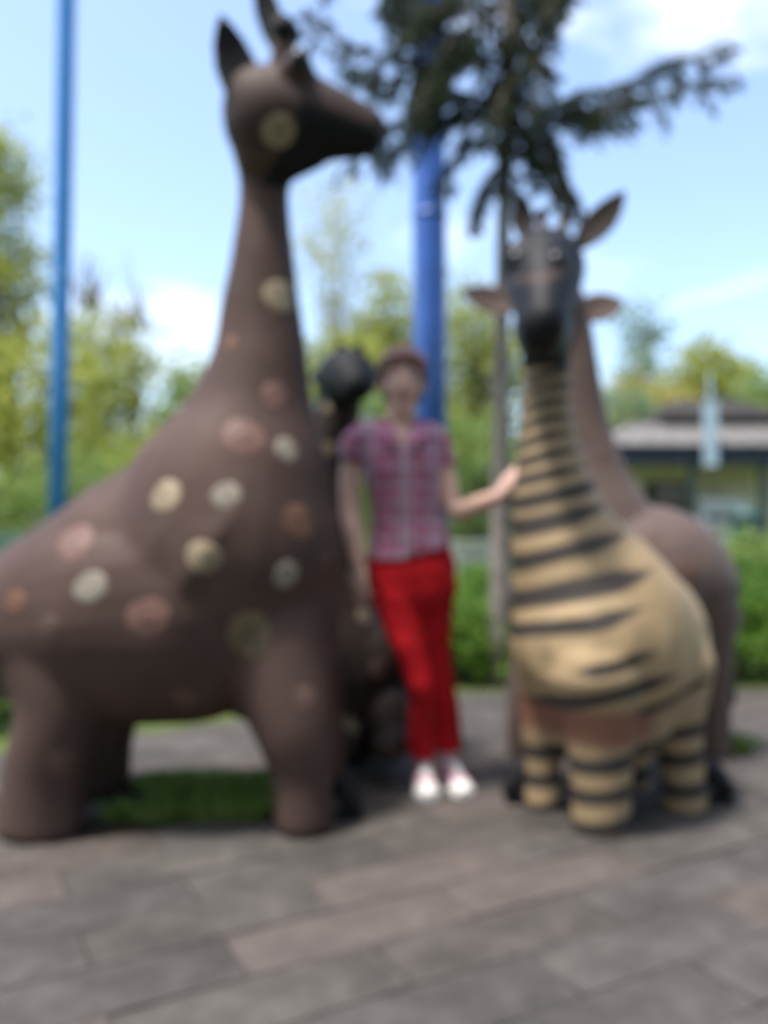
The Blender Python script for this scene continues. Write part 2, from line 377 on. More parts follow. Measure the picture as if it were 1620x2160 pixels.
for x, y, h, lab in ((-6.5, -4.0, 11, 'added unseen leafy tree behind the viewer, to the left'), (-1.2, -5.5, 12, 'added unseen leafy tree straight behind the viewer'), (4.2, -5.0, 11, 'added unseen leafy tree behind the viewer, to the right'), (8, -1.5, 10, 'added unseen leafy tree off to the right of the viewer')):  # unseen trees added to block low sky light from the camera side
    t = empty('leafy_tree', (x, y, -.02), lab, 'tree', 'added unseen trees behind the viewer')
    q = NB(); loft(q, [(x, y, -.02), (x + .1, y, 2), (x, y + .1, h * .7)], [.22, .17, .08], 12, ref=(1, 0, 0), caps=('flat', 'round')); obj('trunk', q, bark, t)
    leaf_mesh('crown', clump_points([((x, y, h * .55), (2.9, 2.2, h * .42), 1)], 190, 40, .4), .34, LM['deep'], t)

def shrub(name, label, c, r, lm, n_cl, per, leaf, cat='shrub', group='shrubs behind the statues', csize=0.09):
    t = empty(name, (c[0], c[1], -0.02), label, cat, group)
    sb = NB()
    for q in range(7):
        e = Vector((c[0] + random.gauss(0, r[0] * .4), c[1] + random.gauss(0, r[1] * .4), c[2] + r[2] * .4))
        loft(sb, [Vector((c[0] + random.gauss(0, .05), c[1] + random.gauss(0, .05), -0.02)), Vector(((c[0] + e.x) / 2, (c[1] + e.y) / 2, c[2] * .6)), e], [0.018, 0.014, 0.006], 5, sub=2)
    obj('stems', sb, bark, t)['kind'] = 'stuff'
    leaf_mesh('foliage', clump_points([(c, r, 1)], n_cl, per, csize), leaf, lm, t)
    return t
LH = leafmat('groundcover_leaves', [(0.10, 0.22, 0.03), (0.15, 0.29, 0.04), (0.21, 0.36, 0.06), (0.12, 0.2, 0.03)], 0.5)
def hedge(label, x0, x1, y0, depth, h, n, leaf=0.055):
    cx = (x0 + x1) / 2
    t = empty('low_hedge', (cx, y0 + depth / 2, -0.02), label, 'hedge', 'low hedges along the paving')
    pts = []
    for _ in range(n):
        x = random.uniform(x0, x1); y = y0 + random.random() * depth
        e = min(1, (y - y0) / 0.22 + .35) * min(1, (x - x0) / .2 + .5) * min(1, (x1 - x) / .2 + .5)
        bump_ = 0.86 + 0.3 * mnoise.noise((x * 2.1, y * 2.1, 3))
        z = h * e * bump_ * (1 - 0.8 * random.random() ** 2.2)
        pts.append(RNG.normal(size=(14, 3)) * (0.05, 0.05, 0.035) + (x, y, max(.02, z)))
    leaf_mesh('foliage', np.vstack(pts), leaf, LH, t)
    sb = NB()
    for q in range(int((x1 - x0) * 7)):
        x = random.uniform(x0 + .1, x1 - .1); y = y0 + random.uniform(.15, depth - .1)
        loft(sb, [(x, y, -0.02), (x + random.gauss(0, .05), y, h * .4), (x + random.gauss(0, .1), y, h * .75)], [0.014, 0.01, 0.004], 5, sub=2)
    obj('stems', sb, bark, t)['kind'] = 'stuff'
hedge('low green hedge behind the legs of the red trousers', 0.15, 1.35, 5.15, 1.2, 0.62, 1000)
hedge('low green hedge at the right edge behind the plain brown giraffe', 1.45, 3.6, 5.2, 1.3, 0.68, 1500)
hedge('low green hedge at the left edge behind the spotted giraffe hind leg', -3.6, -1.9, 3.9, 1.2, 0.62, 1200)
hedge('low green hedge seen under the belly of the big spotted giraffe', -1.75, 0.0, 5.0, 1.0, 0.5, 1000)
for px, py, Y, rx, rz, lm, lab in [
    (15, 1090, 13, .9, .75, 'green', 'green shrub at the left edge beside the slatted bench'), (180, 1040, 15, 1.0, .9, 'green', 'green shrub right of the foot of the thin blue pole'),
    (300, 1010, 16, .9, .9, 'lime', 'light green shrub behind the back of the big spotted giraffe'), (760, 980, 13, 1.0, 1.0, 'green', 'dark shrub behind the head of the small dark giraffe'),
    (985, 1000, 12, .55, .9, 'green', 'green shrub right of the plaid shirt'), (1030, 1090, 10, .5, .5, 'deep', 'dark shrub beside the white planter'),
    (1300, 880, 22, 1.0, .8, 'blue', 'grey green shrub left of the kiosk'), (1590, 1185, 11, .8, .28, 'green', 'green shrub in front of the kiosk at the right edge'),
    (1380, 1180, 12, .8, .28, 'green', 'green shrub in front of the kiosk behind the plain giraffe')]:
    c = P(px, py, Y)
    c.z = max(c.z, rz * .8)
    shrub('leafy_shrub', lab, tuple(c), (rx, rx * .7, rz), LM[lm], 70, 34, 0.11, csize=0.16)

tag(leaf_mesh('distant_trees', clump_points([((x, 75 + random.uniform(-6, 6), random.uniform(1.5, 4)), (6, 4, random.uniform(3, 5)), 1) for x in np.linspace(-50, 50, 22)], 700, 22, .8), .9, LM['green']), 'belt of distant green trees closing the horizon', 'trees', None, 'stuff')

# ------------------------------------------------------------------ blue poles
pole_m1 = mat('blue_pole_paint', (0.03, 0.19, 0.46), 0.35, 0.10, 3, 0.05, 60, 0.5)
pole_m2 = mat('cobalt_pole_paint', (0.045, 0.13, 0.44), 0.35, 0.12, 3, 0.05, 60, 0.5)
def pole(label, px0, px1, Y, d, m, h):
    b0 = P(px0, 1110, Y); b0.z = -0.02
    t = empty('blue_pole', b0, label, 'pole', 'blue painted steel poles')
    b1 = P(px1, 0, Y); k = (h + .02) / (b1.z + .02); tip = b0 + (b1 - b0) * k
    q = NB(); loft(q, [b0, b0.lerp(tip, .5), tip], [d/2, d/2 * .97, d/2 * .93], 28, ref=(1, 0, 0), sub=2, caps=('flat', 'flat')); obj('shaft', q, m, t)
    q = NB(); bmesh.ops.create_cone(q, cap_ends=True, segments=28, radius1=d * .95, radius2=d * .95, depth=0.04, matrix=Matrix.Translation((b0.x, b0.y, 0.02))); obj('base_plate', q, m, t, False)
    q = NB(); ball(q, tip, (d * .55, d * .55, d * .4), 20); obj('cap', q, m, t)
    for k2 in range(6):
        a = k2 * math.pi / 3; q = NB(); bmesh.ops.create_cone(q, cap_ends=True, segments=6, radius1=.02, radius2=.02, depth=.03, matrix=Matrix.Translation((b0.x + math.cos(a) * d * .78, b0.y + math.sin(a) * d * .78, .055))); obj('bolt', q, m, t, False)
    for zz in (.33, .66):
        c0 = b0.lerp(tip, zz); q = NB(); bmesh.ops.create_cone(q, cap_ends=True, segments=28, radius1=d * .51, radius2=d * .51, depth=.05, matrix=Matrix.Translation(c0)); obj('collar', q, m, t)
    return t
pole('thin bright blue pole at the left, behind the big spotted giraffe', 119, 140, 12, 0.27, pole_m1, 14)
pole('thick cobalt blue pole rising behind the person into the spruce', 909, 904, 7.0, 0.29, pole_m2, 11)

# ------------------------------------------------------------------ spruce
NEED = leafmat('spruce_needles', [(0.035, 0.065, 0.05), (0.05, 0.085, 0.065), (0.11, 0.115, 0.045), (0.04, 0.075, 0.07), (0.15, 0.135, 0.05)], 0.2, 0.5)
spr_bark = mat('spruce_bark', (0.26, 0.225, 0.195), 0.95, 0.35, 18, 0.9, 50, 0.1)
SY = 5.25
sb0 = P(1052, 1110, SY); sb0.z = -0.02
spruce = empty('spruce_tree', sb0, 'dark spruce with drooping needle boughs and slim bare trunk', 'tree')
q = NB(); stop = P(1085, -900, SY)
loft(q, [sb0, P(1056, 900, SY), P(1062, 500, SY), P(1070, 150, SY), stop], [.066, .05, .045, .043, .012], 14, ref=(1, 0, 0), sub=5, caps=('flat', 'round')); obj('trunk', q, spr_bark, spruce)
nv = []; 
def needles(path, rr, dens):
    """needles round a twig path"""
    path = catmull([tuple(p) for p in path], 4)
    for a0, b0 in zip(path[:-1], path[1:]):
        d = b0 - a0; ln = np.linalg.norm(d)
        if ln < 1e-5: continue
        d /= ln; k = max(2, int(ln * dens))
        t = RNG.random((k, 1)); base = a0 + (b0 - a0) * t
        r = RNG.normal(size=(k, 3)); r -= d * (r @ d)[:, None]; r /= np.linalg.norm(r, axis=1)[:, None]
        dirn = r + d * 0.75; dirn /= np.linalg.norm(dirn, axis=1)[:, None]
        ln_ = rr * RNG.uniform(.7, 1.25, (k, 1)); side = np.cross(dirn, r + RNG.normal(size=(k, 3)) * .3); side /= np.linalg.norm(side, axis=1)[:, None]
        nv.append(np.stack([base - side * .0034, base + side * .0034, base + dirn * ln_], 1))
tw = NB()
def bough(pts, twigs, tl, thick=.016):
    pts = [Vector(p) for p in pts]; c = catmull([tuple(p) for p in pts], 8); n = len(c)
    loft(tw, pts, list(np.linspace(thick, .004, len(pts))), 6, sub=4); needles(pts, .034, 700)
    for i in range(twigs):
        t = 0.12 + 0.88 * (i + random.random()) / twigs; f = t * (n - 1); k = min(int(f), n - 2); p = Vector(c[k] + (c[k+1] - c[k]) * (f - k)); d = Vector(c[k+1] - c[k]).normalized()
        s = d.cross(Vector((0, 0, 1))).normalized() * (1 if i % 2 else -1)
        l = tl * (1.1 - 0.72 * t) * random.uniform(.6, 1.25)
        e = p + (d * .75 + s * random.uniform(.3, 1) + Vector((0, 0, random.uniform(-.9, .05)))).normalized() * l
        m0 = (p + e) / 2 + Vector((0, 0, .03))
        loft(tw, [p, m0, e], [.005, .004, .002], 5, sub=2); needles([p, m0, e], .032, 700)
        for w_ in range(4):
            tt = random.uniform(.3, .9); p2 = p.lerp(e, tt); e2 = p2 + ((e - p).normalized() + Vector((random.gauss(0, .6), random.gauss(0, .6), random.uniform(-.8, .1)))).normalized() * l * .5
            needles([p2, (p2 + e2) / 2, e2], .03, 650)
BO = [ # (pixels of the bough from the trunk outward, depth offset at the tip, twigs, twig length)
 ([(1065, 150), (960, 110), (800, 120), (660, 55)], -.35, 26, .34), ([(1065, 230), (960, 220), (850, 250), (720, 365)], -.2, 20, .3),
 ([(1062, 260), (1180, 215), (1340, 170), (1530, 95)], .1, 26, .38), ([(1064, 300), (1200, 250), (1330, 215), (1540, 165)], -.35, 24, .36),
 ([(1060, 330), (1040, 370), (1015, 430), (1000, 490)], -.3, 16, .16), ([(1060, 300), (1000, 300), (950, 350), (930, 430)], -.25, 14, .2),
 ([(1062, 330), (1130, 310), (1180, 350), (1205, 420)], -.15, 18, .24), ([(1070, 60), (980, 10), (900, 30), (850, 90)], -.4, 20, .36),
 ([(1070, 80), (1100, -10), (1140, 20), (1155, 110)], -.3, 18, .3), ([(1072, 0), (950, -60), (870, -20), (830, 60)], .3, 22, .4),
 ([(1066, 180), (1030, 210), (930, 190), (890, 260)], .35, 20, .34), ([(1070, 100), (1060, 160), (1075, 240), (1085, 330)], -.3, 24, .3),
 ([(1066, 250), (940, 260), (850, 300), (800, 350)], .3, 20, .3), ([(1075, -150), (950, -220), (800, -180), (700, -60)], -.1, 24, .45),
 ([(1075, -150), (1200, -250), (1300, -200), (1400, -120)], .2, 24, .45), ([(1072, 40), (1010, 80), (940, 150), (900, 200)], -.5, 24, .36),
 ([(1070, 60), (1090, 120), (1060, 200), (1030, 300)], -.55, 22, .24), ([(1075, -60), (1140, -90), (1170, -40), (1160, 40)], -.5, 20, .3),
 ([(1078, -350), (1000, -420), (880, -360), (800, -260)], .1, 20, .4), ([(1078, -350), (1150, -430), (1260, -380), (1330, -300)], -.1, 20, .4),
 ([(1064, 350), (1110, 380), (1190, 400), (1240, 470)], .3, 14, .22), ([(1070, 20), (920, 20), (880, -40), (800, 0)], -.2, 18, .3)]
BO += [([(1070, 40), (1100, 80), (1130, 140), (1140, 230)], -.5, 20, .3), ([(1072, 20), (980, 60), (920, 130), (885, 240)], -.6, 24, .3),
 ([(1066, 200), (1100, 220), (1130, 270), (1125, 340)], .4, 18, .26), ([(1076, -100), (1100, -60), (1120, 0), (1100, 90)], .5, 24, .34), 
 ([(1064, 320), (1120, 330), (1170, 360), (1190, 440)], -.4, 20, .2), ([(1066, 140), (930, 130), (830, 170), (760, 150)], .2, 20, .32)]
for px, dy, k, tl in BO:
    bough([P(a, b, SY + dy * i / 3) for i, (a, b) in enumerate(px)], k, tl)
obj('boughs', tw, spr_bark, spruce)
v = np.concatenate(nv).reshape(-1, 3); n = len(v) // 3
me = bpy.data.meshes.new('needles'); me.vertices.add(3 * n); me.vertices.foreach_set('co', v.astype(np.float32).ravel())
me.loops.add(3 * n); me.loops.foreach_set('vertex_index', np.arange(3 * n, dtype=np.int32)); me.polygons.add(n); me.polygons.foreach_set('loop_start', np.arange(0, 3 * n, 3, dtype=np.int32)); me.update(calc_edges=True)
o = link('needles', me, NEED, spruce, False); o['kind'] = 'stuff'
print('needles', n)

# ------------------------------------------------------------------ kiosk and park furniture
def part(name, m, parent, fn, smooth=False):
    q = NB(); fn(q); return obj(name, q, m, parent, smooth)
KY = 16.0
navy = mat('navy_fascia_paint', (0.012, 0.020, 0.034), 0.6, 0.2, 3); roofm = mat('weathered_roof_sheet', (0.15, 0.14, 0.13), 0.8, 0.18, 2, 0.3, 12)
capm = mat('dark_roof_felt', (0.03, 0.025, 0.022), 0.8, 0.3, 3); postm = mat('dark_green_post_paint', (0.03, 0.045, 0.035), 0.6, 0.2, 4)
creamm = mat('cream_board', (0.66, 0.61, 0.46), 0.7, 0.12, 4, 0.2, 15); whitem = mat('white_laminate', (0.72, 0.72, 0.70), 0.45, 0.06, 5)
greenm = mat('bottle_green_plastic', (0.035, 0.085, 0.075), 0.45, 0.2, 6); glassm = mat('dark_window_glass', (0.03, 0.04, 0.045), 0.08, 0.1, 3, 0, 60, 0.6)
kc = P(1500, 1110, KY); kx = kc.x
kiosk = empty('park_kiosk', (kx, KY + 1.5, -0.02), 'open park kiosk with navy fascia and dark raised roof at the right', 'kiosk')
x0, x1 = P(1290, 1110, KY).x, P(1760, 1110, KY).x
ze = P(0, 980, KY).z; zf = P(0, 940, KY).z; zr = P(0, 896, KY + 1.2).z; zc0 = zr + .02; zc1 = P(0, 846, KY + 1.5).z
cxk = (x0 + x1) / 2
part('fascia', navy, kiosk, lambda q: (box(q, (cxk, KY, (ze + zf) / 2), (x1 - x0, .08, zf - ze)), box(q, (x0, KY + 1.6, (ze + zf) / 2), (.08, 3.1, zf - ze)), box(q, (x1, KY + 1.6, (ze + zf) / 2), (.08, 3.1, zf - ze))))
def roof(q):
    a = [(x0 - .1, KY - .12, zf + .01), (x1 + .1, KY - .12, zf + .01), (x1 + .1, KY + 3.3, zf + .01), (x0 - .1, KY + 3.3, zf + .01)]
    b = [(x0 + .7, KY + 1.0, zr), (x1 - .7, KY + 1.0, zr), (x1 - .7, KY + 2.2, zr), (x0 + .7, KY + 2.2, zr)]
    va = [q.verts.new(p) for p in a]; vb = [q.verts.new(p) for p in b]
    for i in range(4): q.faces.new((va[i], va[(i+1) % 4], vb[(i+1) % 4], vb[i]))
    q.faces.new(vb); q.faces.new(list(reversed(va)))
rf = part('roof', roofm, kiosk, roof)
for k in range(9):
    xx = x0 + .8 + k * (x1 - x0 - 1.6) / 8
    part('roof_seam', roofm, rf, lambda q: loft(q, [(x0 + .1 + k * (x1 - x0 - .2) / 8, KY - .1, zf + .03), (xx, KY + 1.0, zr + .02)], [.02, .02], 5, sub=1))
def cap_(q):
    a0, a1 = P(1375, 0, KY + 1.2).x, P(1650, 0, KY + 1.2).x
    a = [(a0, KY + .8, zc0 + .04), (a1, KY + .8, zc0 + .04), (a1, KY + 2.4, zc0 + .04), (a0, KY + 2.4, zc0 + .04)]
    va = [q.verts.new(p) for p in a]; vm = [q.verts.new((p[0], p[1], p[2] + .09)) for p in a]; vb = [q.verts.new((cxk + (p[0] - cxk) * .45, KY + 1.6 + (p[1] - KY - 1.6) * .3, zc1)) for p in a]
    for lo, hi in ((va, vm), (vm, vb)):
        for i in range(4): q.faces.new((lo[i], lo[(i+1) % 4], hi[(i+1) % 4], hi[i]))
    q.faces.new(vb); q.faces.new(list(reversed(va)))
part('raised_roof', capm, kiosk, cap_)
for px in (1302, 1455, 1606, 1745):
    xx = P(px, 0, KY).x
    part('post', postm, kiosk, lambda q: box(q, (xx, KY + .06, ze / 2), (.14, .14, ze - .01), None, .012))
for px in (1302, 1745):
    xx = P(px, 0, KY).x
    part('post', postm, kiosk, lambda q: box(q, (xx, KY + 3.1, ze / 2), (.14, .14, ze - .01), None, .012))
bw = (x1 - x0 - .4) / 14
for k in range(14):
    part('wall_board', creamm, kiosk, lambda q: box(q, (x0 + .2 + bw * (k + .5), KY + 1.35 + .004 * (k % 2), (zf + .1) / 2), (bw - .012, .03, zf + .1)))
part('counter', whitem, kiosk, lambda q: (box(q, (P(1520, 0, KY).x, KY + .9, .98), (1.2, .5, .06), None, .01), box(q, (P(1520, 0, KY).x, KY + .95, .48), (1.1, .4, .93))))
wd = part('serving_hatch', glassm, kiosk, lambda q: box(q, (P(1400, 0, KY + 1.3).x, KY + 1.31, 1.5), (.8, .04, .7)))
part('hatch_frame', postm, wd, lambda q: [box(q, (P(1400, 0, KY + 1.3).x + dx, KY + 1.29, 1.5 + dz), s) for dx, dz, s in ((-.42, 0, (.05, .05, .8)), (.42, 0, (.05, .05, .8)), (0, .375, (.79, .05, .05)), (0, -.375, (.79, .05, .05)))])
cxx = P(1515, 0, KY + .9).x
case = empty('display_case', (cxx, KY + .9, 1.01), 'white display case standing on the kiosk counter', 'display case')
part('cabinet', whitem, case, lambda q: box(q, (cxx, KY + .9, 1.17), (1.0, .4, .31), None, .02))
part('glass_front', glassm, case, lambda q: box(q, (cxx, KY + .695, 1.17), (.8, .012, .14)))
part('top_shelf', whitem, case, lambda q: box(q, (cxx, KY + .93, 1.46), (.9, .3, .2), None, .02))
part('support', whitem, case, lambda q: box(q, (cxx, KY + .93, 1.34), (.7, .2, .05)))
mastm = mat('pale_blue_enamel', (0.36, 0.46, 0.52), 0.4, 0.08, 5)
mx_ = P(1495, 0, KY - .2).x
mast = empty('sign_mast', (mx_, KY - .1, ze), 'pale blue upright sign board fixed to the kiosk fascia', 'sign')
part('board', mastm, mast, lambda q: box(q, (mx_, KY - .14, (P(0, 985, KY).z + P(0, 850, KY).z) / 2), (.27, .05, P(0, 850, KY).z - P(0, 985, KY).z), None, .012))
for zz in (ze + .1, zf - .05): part('bracket', postm, mast, lambda q: box(q, (mx_, KY - .075, zz), (.16, .07, .05)))
part('finial', mastm, mast, lambda q: loft(q, [(mx_, KY - .14, P(0, 850, KY).z - .02), (mx_, KY - .14, P(0, 790, KY).z)], [.045, .02], 10, sub=3), True)
def bin_(px, Y, h, label):
    c = P(px, 1110, Y); t = empty('litter_bin', (c.x, Y, -.02), label, 'bin')
    part('body', greenm, t, lambda q: loft(q, [(c.x, Y, -.02), (c.x, Y, h * .5), (c.x, Y, h * .82)], [.21, .235, .25], 20, ref=(1, 0, 0), sub=2, caps=('flat', 'flat')), True)
    part('lid', greenm, t, lambda q: loft(q, [(c.x, Y, h * .825), (c.x, Y, h * .9), (c.x, Y, h)], [.275, .27, .12], 20, ref=(1, 0, 0), sub=2, caps=('flat', 'flat')), True)
    part('rim', postm, t, lambda q: loft(q, [(c.x, Y, h * .79), (c.x, Y, h * .82)], [.268, .268], 20, ref=(1, 0, 0), sub=1, caps=('flat', 'flat')), True)
bin_(1572, 15.2, 1.35, 'bottle green litter bin standing in front of the kiosk counter')
bench_m = mat('green_bench_slats', (0.09, 0.17, 0.12), 0.6, 0.15, 9, 0.2, 40); iron = mat('cast_iron', (0.03, 0.03, 0.03), 0.5, 0.2, 9)
bc = P(90, 1110, 11.0); bench = empty('park_bench', (bc.x, 11, -.02), 'green slatted park bench at the left beside the thin blue pole', 'bench')
for k in range(4): part('seat_slat', bench_m, bench, lambda q: box(q, (bc.x, 10.8 + k * .11, .45), (1.5, .09, .035), None, .006))
for k in range(3): part('back_slat', bench_m, bench, lambda q: box(q, (bc.x, 11.27 + k * .02, .58 + k * .13), (1.5, .035, .1), None, .006))
for sx in (-.62, .62):
    part('leg', iron, bench, lambda q: (loft(q, [(bc.x + sx, 10.78, -.02), (bc.x + sx, 10.8, .42)], [.025, .025], 8, sub=1), loft(q, [(bc.x + sx, 11.2, -.02), (bc.x + sx, 11.22, .42), (bc.x + sx, 11.35, .92)], [.025, .025, .02], 8, sub=3), loft(q, [(bc.x + sx, 10.78, .415), (bc.x + sx, 11.22, .415)], [.02, .02], 8, sub=1)))
# white planter
pc = P(985, 1150, 8.5); plm = mat('white_stone', (0.62, 0.61, 0.57), 0.7, 0.12, 8, 0.3, 40)
pl = empty('stone_planter', (pc.x, 8.5, -.02), 'white stone planter bowl behind the bent elbow of the person', 'planter')
part('bowl', plm, pl, lambda q: loft(q, [(pc.x, 8.5, .45), (pc.x, 8.5, .6), (pc.x, 8.5, .78), (pc.x, 8.5, .84)], [.16, .27, .33, .36], 24, ref=(1, 0, 0), sub=3, caps=('round', 'flat')), True)
part('foot', plm, pl, lambda q: loft(q, [(pc.x, 8.5, -.02), (pc.x, 8.5, .06), (pc.x, 8.5, .12), (pc.x, 8.5, .46)], [.26, .26, .14, .12], 20, ref=(1, 0, 0), sub=3, caps=('flat', 'flat')), True)
leaf_mesh('plants', clump_points([((pc.x, 8.5, .98), (.3, .3, .14), 1)], 26, 26, .06), .07, LM['deep'], pl)['kind'] = 'stuff'

# ------------------------------------------------------------------ giraffe statues
def spot(parent, bvh, px, py, r_px, kind, squash=1.0, ang=0.0):
    """a painted spot laid on the statue's skin"""
    o0 = Vector((0, 0, EYE)); d = (P(px, py, 1.0) - o0).normalized()
    hit, nrm, _, dist = bvh.ray_cast(o0, d)
    if hit is None: print('spot missed', px, py); return
    r = .94 * r_px * dist / FPX
    u = nrm.cross(Vector((0, 0, 1))).normalized(); v_ = nrm.cross(u).normalized()
    def disc(name, rad, lift, m, par, seed):
        q = NB(); n = 26; rings = []
        def drop(p):
            h, nn, _, dd = bvh.ray_cast(p + nrm * .08, -nrm, .25)
            if h is None: h, nn, _, dd = bvh.find_nearest(p)
            return h + nn * lift
        c = q.verts.new(drop(hit))
        for f in (.35, .68, .93, 1.0):
            ring = []
            for k in range(n):
                a = 2 * math.pi * k / n; w_ = 1 + .06 * math.sin(2 * a + seed) + .025 * math.sin(3 * a + seed * 2)
                p = hit + (u * math.cos(a) + v_ * math.sin(a) * squash) * rad * f * w_
                h = drop(p)
                if f == 1.0: h = h - nrm * (lift + .001)
                ring.append(q.verts.new(h))
            rings.append(ring)
        for k in range(n): q.faces.new((c, rings[0][k], rings[0][(k+1) % n]))
        for i in range(len(rings) - 1):
            for k in range(n): q.faces.new((rings[i][k], rings[i+1][k], rings[i+1][(k+1) % n], rings[i][(k+1) % n]))
        return obj(name, q, m, par)
    sd = random.uniform(0, 6)
    s = disc('spot', r, .0014, MAT['spot_' + kind], parent, sd)
    if r_px > 37: disc('spot_centre', r * .45, .0018, MAT['ring_' + kind], s, sd + 1)
def bvh_of(o):
    me = o.data
    return BVHTree.FromPolygons([v.co.copy() for v in me.vertices], [tuple(p.vertices) for p in me.polygons])
def ear(name, parent, base, tip, wid, thick, face, m, inner=None):
    """a pointed leaf-shaped ear with a hollow front"""
    base, tip, face = Vector(base), Vector(tip), Vector(face).normalized()
    ax = (tip - base); l = ax.length; ax.normalize(); s = ax.cross(face).normalized(); f = s.cross(ax).normalized()
    q = NB(); rings = []; n = 14
    for t, w_ in ((0, .45), (.15, .7), (.35, .97), (.55, 1), (.75, .78), (.9, .42), (1, .06)):
        c = base + ax * l * t - f * thick * (.5 * math.sin(math.pi * t))
        ring = []
        for k in range(n):
            a = 2 * math.pi * k / n; x = math.cos(a); y = math.sin(a)
            if y > 0: y = y * .25 - .45 * (1 - x * x) * (.2 < t + .1)
            ring.append(q.verts.new(c + s * x * wid * w_ + f * y * thick * max(w_, .3)))
        rings.append(ring)
    for i in range(len(rings) - 1):
        for k in range(n): q.faces.new((rings[i][k], rings[i][(k+1) % n], rings[i+1][(k+1) % n], rings[i+1][k]))
    q.faces.new(rings[0]); q.faces.new(list(reversed(rings[-1])))
    return obj(name, q, m, parent)
def ossicone(parent, base, tip, r, m, knob_r):
    base, tip = Vector(base), Vector(tip)
    q = NB(); loft(q, [base, base.lerp(tip, .5), tip], [r * 1.25, r * .9, r * .85], 12, sub=3)
    s = obj('ossicone', q, m, parent)
    q = NB(); ball(q, tip, (knob_r, knob_r, knob_r * 1.15), 14); obj('knob', q, MAT['black'], s)
def eye(parent, c, r, m=None):
    q = NB(); ball(q, c, r, 18); return obj('eye', q, m or MAT['eye'], parent)
def dimple(o, amp=.004, sc=6.0, seed=0):
    """hand-modelled unevenness of the cement skin"""
    me = o.data; c = vco(me); nn = vno(me)
    d = np.array([mnoise.noise((p[0] * sc + seed, p[1] * sc, p[2] * sc)) for p in c]); setco(me, c + nn * (d * amp)[:, None])

# --- the big spotted giraffe on the left, in profile
BY = 2.90
big = empty('giraffe_statue', (P(360, 1110, BY).x, BY, 0), 'tall brown spotted giraffe statue in profile at the left', 'statue')
q = NB()
def path(l, Y, lat=1.0):   # (px, py, r) at distance Y
    return [P(a, b, Y) for a, b, r in l], [(M(r, Y) * lat, M(r, Y)) for a, b, r in l]
pp, rr = path([(-10, 1340, 135), (70, 1322, 180), (200, 1295, 226), (330, 1285, 238), (450, 1280, 232), (560, 1270, 160)], BY, .93); loft(q, pp, rr, 28)
pp, rr = path([(556, 330, 62), (558, 400, 53), (555, 520, 65), (551, 640, 84), (548, 760, 103), (533, 860, 134), (515, 950, 183), (492, 1040, 222), (470, 1150, 250), (440, 1260, 235)], BY, .86); loft(q, pp, rr, 28)
pp, rr = path([(470, 1180, 240), (540, 1230, 178), (585, 1320, 136), (560, 1400, 130)], BY, .95); loft(q, pp, rr, 28)
def leg(q, l, Y, xoff=0, back=0, dep=0):
    loft(q, [P(a, b, Y) + Vector((xoff, back + (dep if i == 0 else dep * .4 if i == 1 else 0), 0)) for i, (a, b, r) in enumerate(l)], [M(r, Y) for a, b, r in l], 22, sub=4, caps=('round', 'flat'))
NL = 2.72
front = [(552, 1300, 130), (588, 1430, 110), (618, 1535, 82), (636, 1640, 63), (642, 1748, 64)]
hind = [(100, 1330, 150), (118, 1420, 124), (124, 1510, 88), (95, 1630, 86), (85, 1752, 88)]
leg(q, front, NL, 0, 0, .13); leg(q, hind, NL, 0, 0, .13)
leg(q, front, NL, 0.02, .40, -.13); leg(q, hind, NL, 0.03, .40, -.13)
HY = 2.86
pp, rr = path([(554, 252, 112), (597, 248, 106), (645, 252, 96), (700, 262, 80), (750, 274, 64), (776, 280, 54)], HY, .78); loft(q, pp, rr, 24)
pp, rr = path([(550, 305, 80), (600, 312, 76), (660, 312, 50)], HY, .75); loft(q, pp, rr, 20)
pp, rr = path([(690, 290, 40), (765, 288, 30)], HY, .9); loft(q, pp, rr, 18)
ball(q, P(786, 262, HY), (M(24, HY), .04, M(24, HY)), 12)
for s in (-1, 1): ball(q, P(632, 178, HY) + Vector((0, s * .09, 0)), (M(40, HY), .06, M(36, HY)), 14)
pp, rr = path([(120, 1260, 150), (260, 1210, 190), (380, 1130, 180), (460, 1060, 170)], BY, .9); loft(q, pp, rr, 26)
body = fuse('body', q, .011, MAT['hide'], big, 22)
dimple(body, .006, 5)
c = vco(body.data)
hx = (c - np.array(P(700, 270, HY))); mz = P(0, 262, HY).z
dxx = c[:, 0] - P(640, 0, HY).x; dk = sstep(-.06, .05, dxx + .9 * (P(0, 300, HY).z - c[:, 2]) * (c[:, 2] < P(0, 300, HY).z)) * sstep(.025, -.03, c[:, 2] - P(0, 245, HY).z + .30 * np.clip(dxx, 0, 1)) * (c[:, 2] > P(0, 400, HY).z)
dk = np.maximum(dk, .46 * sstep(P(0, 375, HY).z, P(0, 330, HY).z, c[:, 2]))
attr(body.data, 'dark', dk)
bv = bvh_of(body)
for a, b, r, k in [(590, 625, 36, 'cream'), (588, 276, 34, 'cream'), (605, 948, 29, 'pale'), (350, 1045, 36, 'cream'), (478, 1045, 32, 'pale'), (430, 1175, 38, 'cream'), (190, 1238, 36, 'pale'),
                   (605, 1212, 31, 'pale'), (485, 722, 17, 'orange'), (580, 835, 31, 'pink'), (515, 922, 48, 'pink'), (630, 1100, 40, 'orange'), (158, 1142, 42, 'pink'), (312, 1305, 48, 'pink'),
                   (525, 1335, 50, 'olive'), (105, 1330, 30, 'rust'), (135, 1608, 31, 'rust'), (645, 1475, 26, 'rust'), (390, 1472, 30, 'rust'), (30, 1270, 26, 'orange'), (690, 1175, 18, 'rust')]:
    spot(big, bv, a, b, r, k)
